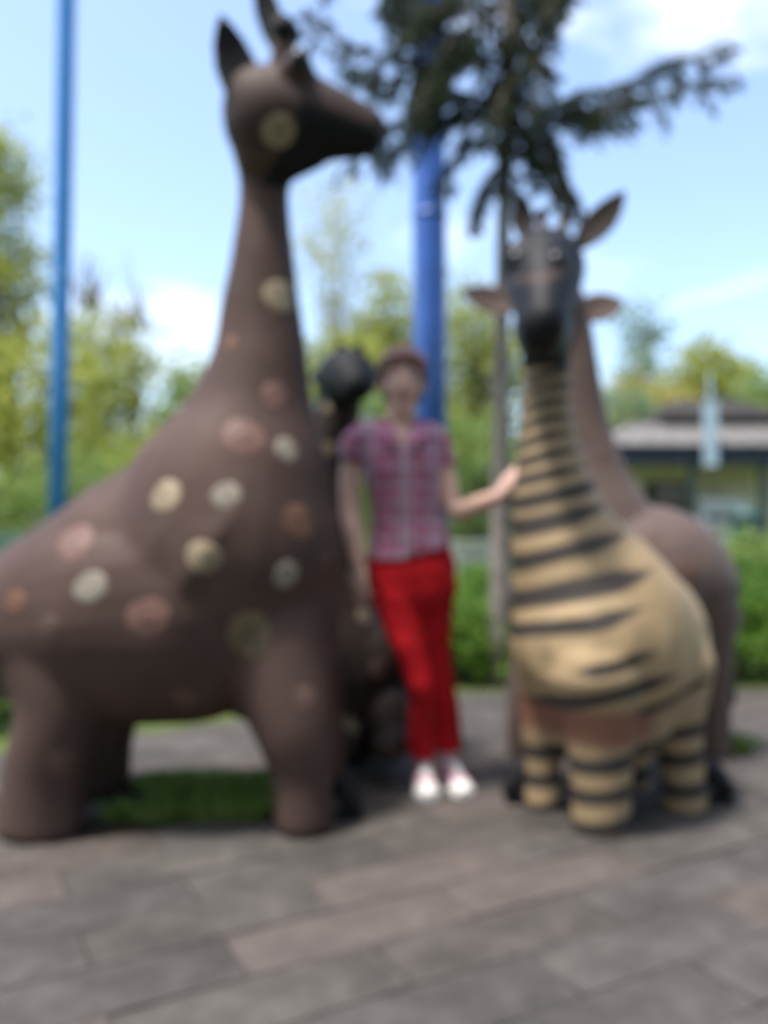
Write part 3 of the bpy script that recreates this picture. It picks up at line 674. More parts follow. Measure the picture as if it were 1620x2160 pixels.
# the far side, which a step to the side would show
for a, b, r, k in [(-.75, 1.0, .06, 'cream'), (-.45, .85, .07, 'pink'), (-.95, .75, .06, 'pale'), (-.5, 1.25, .05, 'cream'), (-.42, 1.75, .05, 'pink')]:
    h, nn, _, dd = bv.ray_cast(Vector((a, 6, b)), Vector((0, -1, 0)))
    if h is not None:
        t = NB(); u = nn.cross(Vector((0, 0, 1))).normalized(); v_ = nn.cross(u)
        cv = t.verts.new(h + nn * .004); ring = []
        for kk in range(20):
            p = h + (u * math.cos(kk * .31416) + v_ * math.sin(kk * .31416)) * r; hh, n2, _, _d = bv.ray_cast(p + nn * .1, -nn, .3); hh = hh or p; ring.append(t.verts.new(hh + nn * .003))
        for kk in range(20): t.faces.new((cv, ring[kk], ring[(kk+1) % 20]))
        obj('spot', t, MAT['spot_' + k], big)
ear('ear', big, P(538, 250, 2.755), P(466, 30, 2.76), M(44, HY), .045, (0.25, -1, 0.1), MAT['black'])
ear('ear', big, P(596, 120, 2.97), P(542, -70, 3.0), M(30, HY), .04, (0.25, -1, 0.1), MAT['black'])
ossicone(big, P(582, 165, 2.82), P(598, 62, 2.80), M(19, HY), MAT['hide'], M(26, HY))
ossicone(big, P(600, 165, 2.92), P(612, 72, 2.96), M(19, HY), MAT['hide'], M(24, HY))
for s in (-1, 1): eye(big, P(640, 170, HY) + Vector((0, s * .125, 0)), M(23, HY))
q = NB(); ball(q, P(800, 258, HY) + Vector((0, -.034, 0)), (.008, .006, .006), 8); obj('nostril', q, MAT['eye'], big)
q = NB(); loft(q, [P(804, 290, HY), P(770, 296, HY - .045), P(720, 292, HY - .06)], [.003, .004, .003], 6); obj('mouth', q, MAT['eye'], big)

# --- the small dark giraffe sitting behind
CY = 3.5
calf = empty('giraffe_statue', (P(760, 1110, CY).x, CY, 0), 'small dark giraffe statue half hidden behind person and big spotted giraffe', 'statue')
q = NB()
loft(q, [P(690, 1420, CY + .12), P(740, 1420, CY + .05), P(790, 1432, CY), P(815, 1460, CY - .02)], [M(110, CY), M(145, CY), M(122, CY), M(60, CY)], 24)
loft(q, [P(680, 1500, CY + .1), P(760, 1520, CY), P(820, 1530, CY - .02)], [M(75, CY), M(90, CY), M(48, CY)], 20)
loft(q, [P(720, 1420, CY), P(698, 1250, CY), P(690, 1080, CY), P(694, 940, CY), P(716, 845, CY)], [M(130, CY), M(85, CY), M(62, CY), M(54, CY), M(48, CY)], 20)
loft(q, [P(722, 800, CY), P(738, 792, CY - .08), P(748, 806, CY - .18), P(750, 815, CY - .22)], [(M(58, CY), M(60, CY)), (M(58, CY), M(56, CY)), (M(46, CY), M(42, CY)), M(34, CY)], 18, ref=(1, 0, 0))
for dx in (-35, 70):
    loft(q, [P(740 + dx, 1500, CY - .12), P(755 + dx, 1560, CY - .22), P(745 + dx, 1575, CY - .34)], [M(55, CY), M(42, CY), M(30, CY)], 14)
cb = fuse('body', q, .011, MAT['hide_dark_shaded'], calf, 6); dimple(cb, .005, 6, 3)
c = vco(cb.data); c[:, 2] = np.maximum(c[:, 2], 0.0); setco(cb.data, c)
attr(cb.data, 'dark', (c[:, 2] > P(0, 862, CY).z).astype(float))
cbv = bvh_of(cb)
def spot3(parent, bvh, p, r, kind):
    o0 = Vector((0, 0, EYE)); d = Vector(p) - o0; h, nn, _, dd = bvh.ray_cast(o0, d.normalized())
    if h is not None:
        t = (h - o0); b = t.z / t.y
        dy = math.cos(PITCH); 
        ph = math.atan2(t.z, t.y) - PITCH; depth = math.hypot(t.y, t.z) * math.cos(ph)
        spot(parent, bvh, 810 + t.x / depth * FPX, 1080 - math.tan(ph) * FPX, r, kind)
for a, b, r, k in [(740, 1530, 22, 'olive'), (690, 950, 20, 'olive'), (768, 1300, 20, 'olive'), (800, 1410, 22, 'rust'), (690, 860, 12, 'olive'), (700, 1090, 18, 'rust')]: spot(calf, cbv, a, b, r, k)
ear('ear', calf, P(694, 788, CY - .02), P(655, 800, CY - .03), M(20, CY), .02, (0, -1, .3), MAT['black'])
ear('ear', calf, P(775, 788, CY - .02), P(812, 800, CY - .03), M(20, CY), .02, (0, -1, .3), MAT['black'])
for dx in (-16, 18): ossicone(calf, P(735 + dx, 758, CY - .03), P(737 + dx * 1.15, 735, CY - .02), M(9, CY), MAT['hide_dark_shaded'], M(12, CY))
eye(calf, P(708, 780, CY - .1), M(11, CY)); eye(calf, P(775, 780, CY - .1), M(11, CY))

# --- the plain brown giraffe behind the striped one, seen from its rump
RY = 3.65
rear = empty('giraffe_statue', (P(1330, 1110, RY).x, RY, 0), 'plain brown giraffe statue standing behind the striped giraffe at the right', 'statue')
q = NB()
pp, rr = path([(1160, 1250, 90), (1220, 1235, 130), (1320, 1215, 148), (1400, 1228, 152), (1455, 1262, 118), (1480, 1300, 80)], RY, 1.0); loft(q, pp, rr, 26)
pp, rr = path([(1195, 620, 36), (1210, 690, 38), (1220, 780, 44), (1234, 900, 52), (1254, 1000, 68), (1272, 1090, 100), (1290, 1180, 120)], RY, .9); loft(q, pp, rr, 24)
hl = [(1468, 1280, 85), (1490, 1400, 52), (1503, 1490, 36), (1508, 1560, 33), (1508, 1600, 34)]
fl = [(1160, 1290, 70), (1130, 1400, 46), (1106, 1490, 34), (1100, 1560, 32), (1100, 1600, 33)]
leg(q, hl, RY - .06); leg(q, fl, RY - .06); leg(q, hl, RY - .06, -.06, .42); leg(q, fl, RY - .06, .06, .42)
loft(q, [P(1175, 640, RY), P(1160, 632, RY + .12), P(1155, 645, RY + .3), P(1150, 655, RY + .38)], [.115, .115, .075, .05], 18, ref=(1, 0, 0))
rb = fuse('body', q, .012, MAT['taupe'], rear, 14); dimple(rb, .006, 5, 9)
c = vco(rb.data); c[:, 2] = np.maximum(c[:, 2], 0); setco(rb.data, c)
attr(rb.data, 'dark', sstep(RY + .2, RY + .26, c[:, 1]) * (c[:, 2] > 1.7))
rbv = bvh_of(rb)
for a, b, r, k in [(1450, 1205, 30, 'rust'), (1375, 1130, 24, 'rust'), (1515, 1255, 20, 'rust'), (1268, 960, 12, 'rust')]: spot(rear, rbv, a, b, r, k)
ear('ear', rear, P(1105, 645, RY + .05), P(972, 612, RY + .02), M(32, RY), .035, (0, -1, .2), MAT['taupe'])
ear('ear', rear, P(1212, 652, RY + .05), P(1318, 638, RY + .02), M(34, RY), .035, (0, -1, .2), MAT['taupe'])
for a_ in (1135, 1185): ossicone(rear, P(a_, 585, RY + .05), P(a_, 545, RY + .06), M(12, RY), MAT['taupe'], M(14, RY))
q = NB(); loft(q, [P(1500, 1190, RY + .1), P(1535, 1240, RY + .12), P(1545, 1330, RY + .12), P(1540, 1430, RY + .12)], [.022, .02, .016, .012], 10); tl = obj('tail', q, MAT['taupe'], rear)
q = NB(); loft(q, [P(1540, 1420, RY + .12), P(1540, 1470, RY + .12), P(1538, 1500, RY + .12)], [.014, .026, .006], 10); obj('tuft', q, MAT['black'], tl)

# --- the striped giraffe on the right, facing the camera
TY = 2.9
tanr = empty('giraffe_statue', (P(1285, 1110, TY).x, TY, 0), 'tan giraffe statue with dark zebra stripes on neck and chest, facing the camera', 'statue')
q = NB()
pp, rr = path([(1150, 740, 50), (1154, 800, 49), (1154, 880, 56), (1161, 980, 74), (1174, 1070, 97), (1196, 1150, 124), (1228, 1225, 160), (1256, 1300, 189), (1272, 1380, 190), (1275, 1440, 175), (1280, 1490, 140)], TY, .95); loft(q, pp, rr, 30)
loft(q, [P(1262, 1350, TY - .02), P(1290, 1352, TY + .12), P(1318, 1350, TY + .30), P(1340, 1345, TY + .42)], [M(185, TY), M(195, TY), M(185, TY), M(120, TY)], 28, ref=(1, 0, 0))
loft(q, [P(1215, 1480, TY - .03), P(1290, 1478, TY), P(1400, 1460, TY + .03)], [M(85, TY), M(98, TY), M(88, TY)], 22)
leg(q, [(1255, 1420, 110), (1262, 1520, 80), (1266, 1600, 66), (1268, 1680, 62), (1268, 1755, 60)], 2.72)
leg(q, [(1160, 1420, 72), (1150, 1530, 50), (1146, 1610, 38), (1147, 1706, 40)], 2.93)
leg(q, [(1415, 1400, 90), (1425, 1520, 60), (1438, 1610, 46), (1444, 1706, 46)], 2.93)
leg(q, [(1330, 1420, 90), (1325, 1520, 62), (1322, 1600, 50), (1322, 1660, 50)], 3.18)
# head: skull, brow, muzzle towards the camera
hp = [P(1150, 600, TY), P(1148, 575, TY - .06), P(1146, 600, TY - .16), P(1145, 655, TY - .27), P(1145, 690, TY - .33)]
loft(q, hp, [(M(74, TY), M(90, TY)), (M(84, TY), M(92, TY)), (M(74, TY), M(82, TY)), (M(54, TY), M(66, TY)), (M(46, TY), M(56, TY))], 22, ref=(1, 0, 0))
loft(q, [P(1150, 720, TY), P(1146, 690, TY - .12), P(1145, 712, TY - .26)], [M(56, TY), M(62, TY), M(46, TY)], 18, ref=(1, 0, 0))
for s, px in ((-1, 1096), (1, 1182)): ball(q, P(px, 546, TY - .15), (M(40, TY), .055, M(36, TY)), 14)
for px in (1120, 1172): ball(q, P(px, 676, TY - .35), (M(24, TY), .035, M(24, TY)), 12)
tb = fuse('body', q, .010, MAT['tan'], tanr, 14); dimple(tb, .005, 5, 5)
c = vco(tb.data); nn = vno(tb.data); c[:, 2] = np.maximum(c[:, 2], 0); setco(tb.data, c)
# painted stripes: bands that climb towards the statue's left flank
SX = 810 + c[:, 0] / 2.75 * FPX; SZ = 1110 - (c[:, 2] - EYE) / 2.75 * FPX
wob = np.array([mnoise.noise((p[0] * 5, p[1] * 5, p[2] * 5)) for p in c])
tt = SZ + .25 * (SX - 1076) + 9 * wob + 55 * np.clip((c[:, 1] - TY) / .4, 0, 1)
stripe = np.zeros(len(c))
for t0, hw, xa, xb in [(800, 9, 0, 3000), (832, 9, 0, 3000), (866, 11, 0, 1280), (902, 11, 0, 1280), (940, 12, 0, 1270), (980, 13, 0, 1280), (1022, 14, 0, 1290), (1070, 17, 1040, 1330), (1120, 20, 0, 1330), (1192, 21, 0, 1360), (1274, 23, 0, 1400), (1340, 17, 0, 1370),
                       (1430, 15, 1165, 1390), (1492, 16, 1100, 1440), (1552, 13, 1290, 1560)]:
    f = np.clip((SX - xa) / 60, 0, 1) * np.clip((xb - SX) / 95, 0, 1) if xa else np.clip((xb - SX) / 110, 0, 1)
    stripe = np.maximum(stripe, (1 - np.clip(np.abs(tt - t0) / (hw * (.35 + .65 * f) * 2), 0, 1)) * (f > 0.02) * (.35 + .65 * f))
tl_ = SZ + .14 * (SX - 1260) + 8 * wob
for t0, hw in ((1588, 17), (1652, 17), (1722, 18)):
    stripe = np.maximum(stripe, (1 - np.clip(np.abs(tl_ - t0) / (hw * 2), 0, 1)) * (SZ > 1530))
attr(tb.data, 'stripe', stripe)
attr(tb.data, 'pink', sstep(1450, 1500, SZ) * sstep(1580, 1530, SZ) * sstep(1420, 1330, SX) + 0)
hz = P(0, 770, TY).z
mzc = np.array(P(1145, 690, TY - .3))
attr(tb.data, 'brown', sstep(hz - .04, hz + .05, c[:, 2]))
zn = P(0, 800, TY).z - .09 * sstep(TY - .10, TY - .16, c[:, 1]); hd = sstep(zn, zn + .06, c[:, 2])                       # the head is black ...
zb = np.abs(c[:, 2] - P(0, 592, TY - .2).z - .03 * np.sin((c[:, 0] - P(1145, 0, TY).x) * 20)) + .012 * wob
hd *= 1 - sstep(.040, .004, zb + .02 * wob) * sstep(TY - .05, TY - .12, c[:, 1]) * .55         # ... with a bare brown band over the nose
hd *= 1 - sstep(.02, -.02, np.linalg.norm((c - np.array(P(1222, 512, TY - .04))) / (.5, 1, .6), axis=1) - .13)   # and a worn brown temple
attr(tb.data, 'dark', hd)
ear('ear', tanr, P(1216, 520, TY - .02), P(1318, 402, TY - .02), M(32, TY), .035, (-.5, -1, -.2), MAT['hide_dark_shaded'])
ear('ear', tanr, P(1112, 505, TY - .02), P(1104, 408, TY + .02), M(26, TY), .035, (.2, -1, -.1), MAT['hide_dark_shaded'])
for a_, b_ in ((1146, 1142), (1184, 1192)): ossicone(tanr, P(a_, 490, TY - .03), P(b_, 455, TY - .01), M(12, TY), MAT['hide'], M(15, TY))
tbv = bvh_of(tb)
for px in (1086, 1178):
    o0 = Vector((0, 0, EYE)); h, n_, _q, d_ = tbv.ray_cast(o0, (P(px, 547, 1) - o0).normalized()); eye(tanr, h - n_ * .012, M(21, TY))
for px in (1126, 1166): q = NB(); ball(q, P(px, 672, TY - .39), (.011, .006, .008), 8); obj('nostril', q, MAT['eye'], tanr)

# grass patch among the big giraffe's feet, weeds
GM = leafmat('grass_blades', [(0.10, 0.20, 0.03), (0.15, 0.27, 0.045), (0.2, 0.31, 0.07), (0.24, 0.27, 0.1)], 0.45)
def grass(name, label, cen, rad, n, h, parent=None):
    vs = []
    for _ in range(n):
        a = random.uniform(0, 6.283); r = math.sqrt(random.random())
        x = cen[0] + rad[0] * r * math.cos(a); y = cen[1] + rad[1] * r * math.sin(a); z = -.01
        if mnoise.noise((x * 7, y * 7, 1)) + .9 * (x - cen[0]) / rad[0] < -.25 * random.random() - .1: continue
        b = random.uniform(0, 6.283); l = h * random.uniform(.5, 1.25); wd_ = .004; lx, ly = random.gauss(0, .4) * l, random.gauss(0, .4) * l
        vs += [(x - wd_ * math.cos(b), y - wd_ * math.sin(b), z), (x + wd_ * math.cos(b), y + wd_ * math.sin(b), z), (x + lx * .4 + wd_ * .7, y + ly * .4, z + l * .6), (x + lx, y + ly, z + l)]
    me = bpy.data.meshes.new(name); k = len(vs) // 4
    me.from_pydata(vs, [], [f for i in range(k) for f in ((4*i, 4*i+1, 4*i+2), (4*i, 4*i+2, 4*i+3))])
    return tag(link(name, me, GM, parent, False), label, 'grass', None, 'stuff')
soil = mat('dark_soil', (0.045, 0.036, 0.026), 0.95, 0.4, 14, 0.8, 60, 0.1)
q = NB(); bmesh.ops.create_circle(q, cap_ends=True, segments=48, radius=1, matrix=Matrix.Translation((GRASS_C[0], GRASS_C[1], -.004)) @ Matrix.Diagonal((GRASS_R[0] + .12, GRASS_R[1] + .1, 1, 1)))
tag(obj('soil_bed', q, soil, None, False), kind='structure')
grass('grass', 'short green grass growing between the feet of the big spotted giraffe', (GRASS_C[0] + .06, GRASS_C[1] - .03), (GRASS_R[0] - .03, GRASS_R[1] - .05), 7000, .075)
wp = P(1505, 1575, 3.75); grass('weeds', 'tuft of weeds at the hind foot of the plain brown giraffe', (wp.x + .02, 3.62), (.09, .05), 500, .09)
EDG = [(x, edge_y(x) + .12) for x in np.linspace(-3.5, 3.5, 40)]
vs = []
gl = NB()
# small black ground spotlights
def lamp(px, py, rz, label):
    Y = EYE * FPX / (py - 1110); c = P(px, py, Y); t = empty('ground_spotlight', (c.x, c.y, 0), label, 'spotlight', 'small black ground spotlights')
    q = NB(); box(q, (c.x, c.y, .012), (.10, .08, .02), None, .004); obj('base', q, MAT['black'], t, False)
    q = NB(); loft(q, [(c.x, c.y, .015), (c.x, c.y, .06)], [.012, .012], 10, ref=(1, 0, 0), sub=1); obj('bracket', q, MAT['black'], t)
    d = Vector((math.cos(rz) * .7, math.sin(rz) * .7, .7)); cc = Vector((c.x, c.y, .085))
    q = NB(); loft(q, [cc - d * .05, cc, cc + d * .05], [.028, .043, .048], 18, sub=2, caps=('round', 'flat')); h = obj('housing', q, MAT['black'], t)
    q = NB(); loft(q, [cc + d * .0505, cc + d * .054], [.042, .042], 18, sub=1, caps=('flat', 'flat')); obj('lens', q, glassm, h)
lamp(733, 1722, math.pi * .8, 'small black spotlight at the front foot of the big spotted giraffe')
lamp(1094, 1688, 0.3, 'small black spotlight left of the striped giraffe feet')
lamp(1513, 1690, math.pi - .3, 'small black spotlight right of the striped giraffe feet')

# ------------------------------------------------------------------ the person
skin = mat('skin', (0.62, 0.40, 0.33), 0.5, 0.07, 9, 0.08, 220, 0.35)
nodes(skin)[1].inputs['Subsurface Weight'].default_value = 0.12
nodes(skin)[1].inputs['Subsurface Radius'].default_value = (0.012, 0.005, 0.003)
hairm = mat('auburn_hair', (0.17, 0.082, 0.055), 0.45, 0.35, 60, 0.3, 120, 0.4)
redm = mat('red_cotton', (0.40, 0.008, 0.013), 0.8, 0.14, 7, 0.25, 300, 0.15)
lipm = mat('lips', (0.36, 0.13, 0.12), 0.4, 0.08, 30); browm = mat('eyebrow', (0.07, 0.038, 0.03), 0.7, 0.2, 60)
eyew = mat('eye_white', (0.62, 0.60, 0.57), 0.2, 0.05, 30); iris = mat('brown_iris', (0.06, 0.035, 0.02), 0.15, 0.3, 200)
shoe_pink = mat('pink_canvas', (0.55, 0.27, 0.36), 0.8, 0.12, 20, 0.3, 300, 0.15); rubber = mat('white_rubber', (0.72, 0.71, 0.70), 0.55, 0.07, 20)
def plaid():
    m = mat('plaid_cotton', (0.30, 0.13, 0.20), 0.85, 0.06, 9, 0.2, 300, 0.12); n, b = nodes(m)
    tcn = n.nodes.new('ShaderNodeTexCoord'); sp = n.nodes.new('ShaderNodeSeparateXYZ'); n.links.new(tcn.outputs['Object'], sp.inputs[0])
    def mth(op, a, b_=None, c_=None):
        q = n.nodes.new('ShaderNodeMath'); q.operation = op
        for i, v_ in enumerate((a, b_, c_)):
            if v_ is None: continue
            if isinstance(v_, (int, float)): q.inputs[i].default_value = v_
            else: n.links.new(v_, q.inputs[i])
        return q.outputs[0]
    at = mth('ARCTAN2', sp.outputs[0], mth('MULTIPLY', sp.outputs[1], -1)); 
    u = mth('MULTIPLY_ADD', sp.outputs[0], 0.55, mth('MULTIPLY', at, 0.055)); zc = sp.outputs[2]
    def ramp(src, period, stops):
        f = mth('FRACT', mth('ADD', mth('DIVIDE', src, period), 20.0)); r = n.nodes.new('ShaderNodeValToRGB'); r.color_ramp.interpolation = 'CONSTANT'
        while len(r.color_ramp.elements) < len(stops): r.color_ramp.elements.new(.5)
        for i, (p_, c_) in enumerate(stops): r.color_ramp.elements[i].position = p_; r.color_ramp.elements[i].color = (*c_, 1)
        n.links.new(f, r.inputs[0]); return r.outputs[0]
    pk, pu, gy, wh, dk_ = (0.40, 0.14, 0.23), (0.28, 0.15, 0.25), (0.24, 0.21, 0.28), (0.60, 0.44, 0.52), (0.13, 0.07, 0.11)
    st = [(0, pk), (.22, dk_), (.27, pu), (.45, wh), (.53, gy), (.72, wh), (.77, pk), (.9, dk_), (.94, pk)]
    a = ramp(u, .06, st); c_ = ramp(zc, .065, st)
    k = n.nodes.new('ShaderNodeMixRGB'); k.inputs[0].default_value = .5; n.links.new(a, k.inputs[1]); n.links.new(c_, k.inputs[2]); n.links.new(k.outputs[0], b.inputs['Base Color'])
    return m
plaidm = plaid()
PY = 3.12
def W(px, py, dy=0.0):
    p = P(px, py, PY); p.y += dy; return p
person = empty('person', (W(885, 1110).x, PY, 0), 'person in pink plaid shirt and red trousers standing between the giraffe statues', 'person')
def hand(q, wrist, d, pn, s=1.0, curl=(.25, .35, .3), side=1, splay=.06):
    """palm, four jointed fingers and a thumb; d = pointing direction, pn = the way the palm faces, side = thumb side"""
    wrist, d, pn = Vector(wrist), Vector(d).normalized(), Vector(pn); pn = (pn - d * pn.dot(d)).normalized(); x = d.cross(pn).normalized() * side
    loft(q, [wrist - d * .03 * s, wrist, wrist + d * .03 * s, wrist + d * .065 * s, wrist + d * .088 * s], [(.022*s, .019*s), (.027*s, .018*s), (.037*s, .016*s), (.041*s, .0135*s), (.039*s, .011*s)], 14, ref=tuple(x), sub=3)
    for i, (o_, l) in enumerate(((.030, .072), (.0105, .082), (-.0095, .076), (-.0285, .060))):
        p = wrist + d * (.082 - .004 * abs(i - 1)) * s + x * o_ * s; dd = (d + x * splay * (1.2 - i) ).normalized(); pts = [p - dd * .012 * s, p]
        a = 0
        for j, f in enumerate((.46, .30, .24)):
            a += curl[j] * (1 + .12 * i); v_ = dd * math.cos(a) + pn * math.sin(a); p = p + v_ * l * f * s; pts.append(p)
        loft(q, pts, [.0088*s, .0086*s, .0078*s, .0072*s, .0058*s], 10, ref=tuple(x), sub=3)
    p = wrist + d * .022 * s + x * .026 * s; t1 = (d * .75 + x * .75 + pn * .25).normalized(); t2 = (d * .95 + x * .35 + pn * .3).normalized()
    loft(q, [p - t1 * .015 * s, p + t1 * .03 * s, p + t1 * .034 * s + t2 * .024 * s, p + t1 * .036 * s + t2 * .047 * s], [.014*s, .0115*s, .0098*s, .007*s], 10, ref=tuple(pn), sub=3)
    return x
q = NB()
# head
ball(q, W(850, 784, .015), (.074, .092, .098), 28)
loft(q, [W(850, 800, -.015), W(850, 830, -.030), W(850, 850, -.040), W(850, 858, -.044)], [(.066, .075), (.058, .062), (.043, .044), (.030, .032)], 22, ref=(1, 0, 0))
ball(q, W(850, 862, -.072), (.020, .016, .014), 14)                                      # chin
for s in (-1, 1):
    ball(q, W(850 + s * 17, 822, -.040), (.036, .032, .036), 16)                          # cheek
    loft(q, [W(850 + s * 43, 795, .012), W(850 + s * 47, 803, .018), W(850 + s * 45, 818, .012), W(850 + s * 42, 824, .006)], [.008, .012, .010, .007], 10)   # ear
loft(q, [W(850, 792, -.076), W(850, 808, -.088), W(850, 820, -.098), W(850, 826, -.096)], [(.009, .008), (.010, .010), (.014, .012), (.012, .008)], 12, ref=(1, 0, 0))
for s in (-1, 1): ball(q, W(850 + s * 7, 825, -.086), (.008, .010, .007), 10)
loft(q, [W(838, 845, -.071), W(850, 844, -.079), W(862, 845, -.071)], [.008, .010, .008], 10)
# neck, trunk, legs
loft(q, [W(850, 820, .02), W(848, 868, .02), W(846, 905, .02), W(844, 930, .02)], [.056, .052, .058, .075], 20, ref=(1, 0, 0))
loft(q, [W(845, 908, .02), W(843, 930, .01), W(845, 990, 0), W(856, 1090, 0), W(868, 1170, .01), W(876, 1240, .02)], [(.09, .05), (.155, .078), (.142, .088), (.118, .08), (.142, .092), (.13, .09)], 26, ref=(1, 0, 0))
LEGL = [W(828, 1230, 0), W(850, 1320, -.03), W(884, 1430, -.048), W(893, 1520, 0), W(897, 1600, .06)]
LEGR = [W(922, 1230, .01), W(917, 1330, .02), W(923, 1410, .02), W(940, 1500, .05), W(954, 1600, .10)]
loft(q, LEGL, [.072, .060, .044, .040, .034], 18, ref=(1, 0, 0)); loft(q, LEGR, [.072, .056, .044, .040, .034], 18, ref=(1, 0, 0))
# arms and hands
AL = [W(768, 925, .01), W(742, 985, .015), W(738, 1068, -.005), W(748, 1130, -.05), W(757, 1188, -.075)]
loft(q, AL, [.045, .043, .037, .036, .026], 18, ref=(1, 0, 0)); hand(q, AL[-1], (0.05, -.12, -1), (.5, .6, 0), .98, (.2, .3, .25), -1)
AR = [W(905, 925, .01), W(934, 990, .02), W(957, 1074, -.01), W(1006, 1064, -.06), W(1045, 1048, -.115)]
loft(q, AR, [.045, .043, .038, .034, .025], 18, ref=(1, 0, 0)); hand(q, AR[-1], (.46, -.38, .75), (.8, .35, -.35), .98, (.15, .3, .25), 1)
body = fuse('body', q, .0042, skin, person, 5)
pb = bvh_of(body)
def on_skin(bv_, p, lift=0.0):
    h, nn, _, dd = bv_.ray_cast(Vector((p.x, p.y - .3, p.z)), Vector((0, 1, 0)))
    return (h - Vector((0, lift, 0))) if h is not None else p
for s in (-1, 1):
    p = on_skin(pb, W(850 + s * 18, 800)); q = NB(); ball(q, p + Vector((0, .0055, 0)), (.0135, .010, .0078), 16); e = obj('eye', q, eyew, person)
    q = NB(); ball(q, p + Vector((0, -.0022, 0)), (.0055, .003, .0056), 12); obj('iris', q, iris, e)
    q = NB(); loft(q, [on_skin(pb, W(850 + s * 8, 786), .001), on_skin(pb, W(850 + s * 18, 782), .001), on_skin(pb, W(850 + s * 29, 787), .001)], [.0035, .004, .0022], 8); obj('eyebrow', q, browm, person)
    q = NB(); loft(q, [on_skin(pb, W(850 + s * 10, 799), .001), on_skin(pb, W(850 + s * 18, 795), .004), on_skin(pb, W(850 + s * 27, 799), .001)], [.0016, .0022, .0016], 6); obj('eyelid', q, browm, e)
q = NB()
loft(q, [on_skin(pb, W(837, 845), .0), on_skin(pb, W(846, 842), .002), on_skin(pb, W(850, 843), .002), on_skin(pb, W(854, 842), .002), on_skin(pb, W(863, 845), .0)], [.002, .0042, .0036, .0042, .002], 8)
loft(q, [on_skin(pb, W(839, 847), .0), on_skin(pb, W(850, 850), .002), on_skin(pb, W(861, 847), .0)], [.002, .005, .002], 8); obj('lips', q, lipm, person)
# hair: a short layered cut with a fringe
q = NB(); ball(q, W(850, 776, .028), (.081, .100, .096), 26)
for s in (-1, 1): loft(q, [W(850 + s * 38, 765, .0), W(850 + s * 44, 792, .01), W(850 + s * 43, 815, .02)], [.028, .016, .008], 12)
loft(q, [W(850, 800, .09), W(850, 850, .075), W(849, 870, .06)], [(.07, .035), (.062, .03), (.04, .015)], 16, ref=(1, 0, 0))
hc = fuse('hair', q, .006, hairm, person, 3)
# trim the cap from the face
bmh = NB(); bmh.from_mesh(hc.data); f0 = W(850, 800)
dead = [v_ for v_ in bmh.verts if v_.co.y < PY - .035 and v_.co.z < P(0, 772, PY).z + .03 * math.cos((v_.co.x - f0.x) * 30) and abs(v_.co.x - f0.x) < .072]
bmesh.ops.delete(bmh, geom=dead, context='VERTS'); bmh.to_mesh(hc.data); bmh.free()
q = NB(); hcen = W(850, 780, .025); crown = W(846, 742, .06)
for i in range(230):
    az = random.uniform(0, 6.283); front_ = -math.sin(az)       # front_ = 1 faces the camera
    dr = Vector((math.cos(az), math.sin(az), 0))
    low = (W(0, 782).z if front_ > .68 else W(0, 812).z if front_ > -.2 else W(0, 850).z) + random.uniform(-.012, .03)
    p0 = crown + Vector((random.gauss(0, .02), random.gauss(0, .025), .006)); pts = []
    for t in (0, .35, .7, 1):
        ang_ = t * 1.0; z_ = hcen.z + .1 + (low - hcen.z - .1) * (t ** 1.35)
        zz = max(-1, min(1, (z_ - hcen.z) / .106)); rad_ = math.sqrt(max(.12 if z_ > hcen.z else .78, 1 - zz * zz)) if z_ > hcen.z else .98 - .22 * (hcen.z - z_) / .09
        e = Vector((hcen.x + dr.x * .083 * rad_, hcen.y + dr.y * .108 * rad_, z_)); pts.append(p0.lerp(e, min(1, t * 2.2)) if t < .4 else e)
    pts[-1] += Vector((random.gauss(0, .008), random.gauss(0, .006), 0))
    w_ = random.uniform(.005, .009); loft(q, pts, [w_ * .6, w_, w_ * .9, .0012], 6, sub=3)
obj('hair_locks', q, hairm, hc)
# shirt
q = NB()
loft(q, [W(846, 897, .02), W(843, 906, .02), W(843, 928, .01), W(846, 975, -.005), W(851, 1025, -.005), W(858, 1085, 0), W(864, 1135, .005), W(866, 1172, .01)],
     [(.066, .058), (.112, .072), (.148, .092), (.147, .110), (.138, .108), (.133, .101), (.150, .108), (.162, .116)], 30, ref=(1, 0, 0), caps=('flat', 'flat'))
loft(q, [W(800, 925, .01), W(772, 922, .01), W(752, 935, .01), W(740, 970, .015)], [.058, .058, .058, .056], 22, caps=('round', 'flat'))
loft(q, [W(884, 925, .01), W(906, 922, .01), W(922, 942, .015), W(936, 988, .02)], [.058, .058, .056, .053], 22, caps=('round', 'flat'))
wb = NB(); tri = [W(812, 868), W(880, 868), W(850, 952)]
va = [wb.verts.new((p.x, PY - .3, p.z)) for p in tri]; vb = [wb.verts.new((p.x, PY + .02, p.z)) for p in tri]
wb.faces.new(va); wb.faces.new(list(reversed(vb)))
for i in range(3): wb.faces.new((va[i], vb[i], vb[(i+1) % 3], va[(i+1) % 3]))
cutter = obj('cutter', wb, None, None, False)
def vneck(t):
    m = t.modifiers.new('b', 'BOOLEAN'); m.operation = 'DIFFERENCE'; m.object = cutter; m.solver = 'EXACT'
shirt = fuse('shirt', q, .006, plaidm, person, 5, vneck)
bpy.data.objects.remove(cutter)
def folds(o, amp, f, seed, zs=1.0):
    me = o.data; c = vco(me); nn = vno(me)
    d = np.array([mnoise.noise(((p[0] + .5 * p[2]) * f, p[1] * f, p[2] * f * zs + seed)) + .5 * mnoise.noise((p[0] * f * 2.3, p[1] * f * 2.3, (p[2] + .4 * p[0]) * f * 2.1 + seed)) for p in c])
    setco(me, c + nn * (d * amp)[:, None])
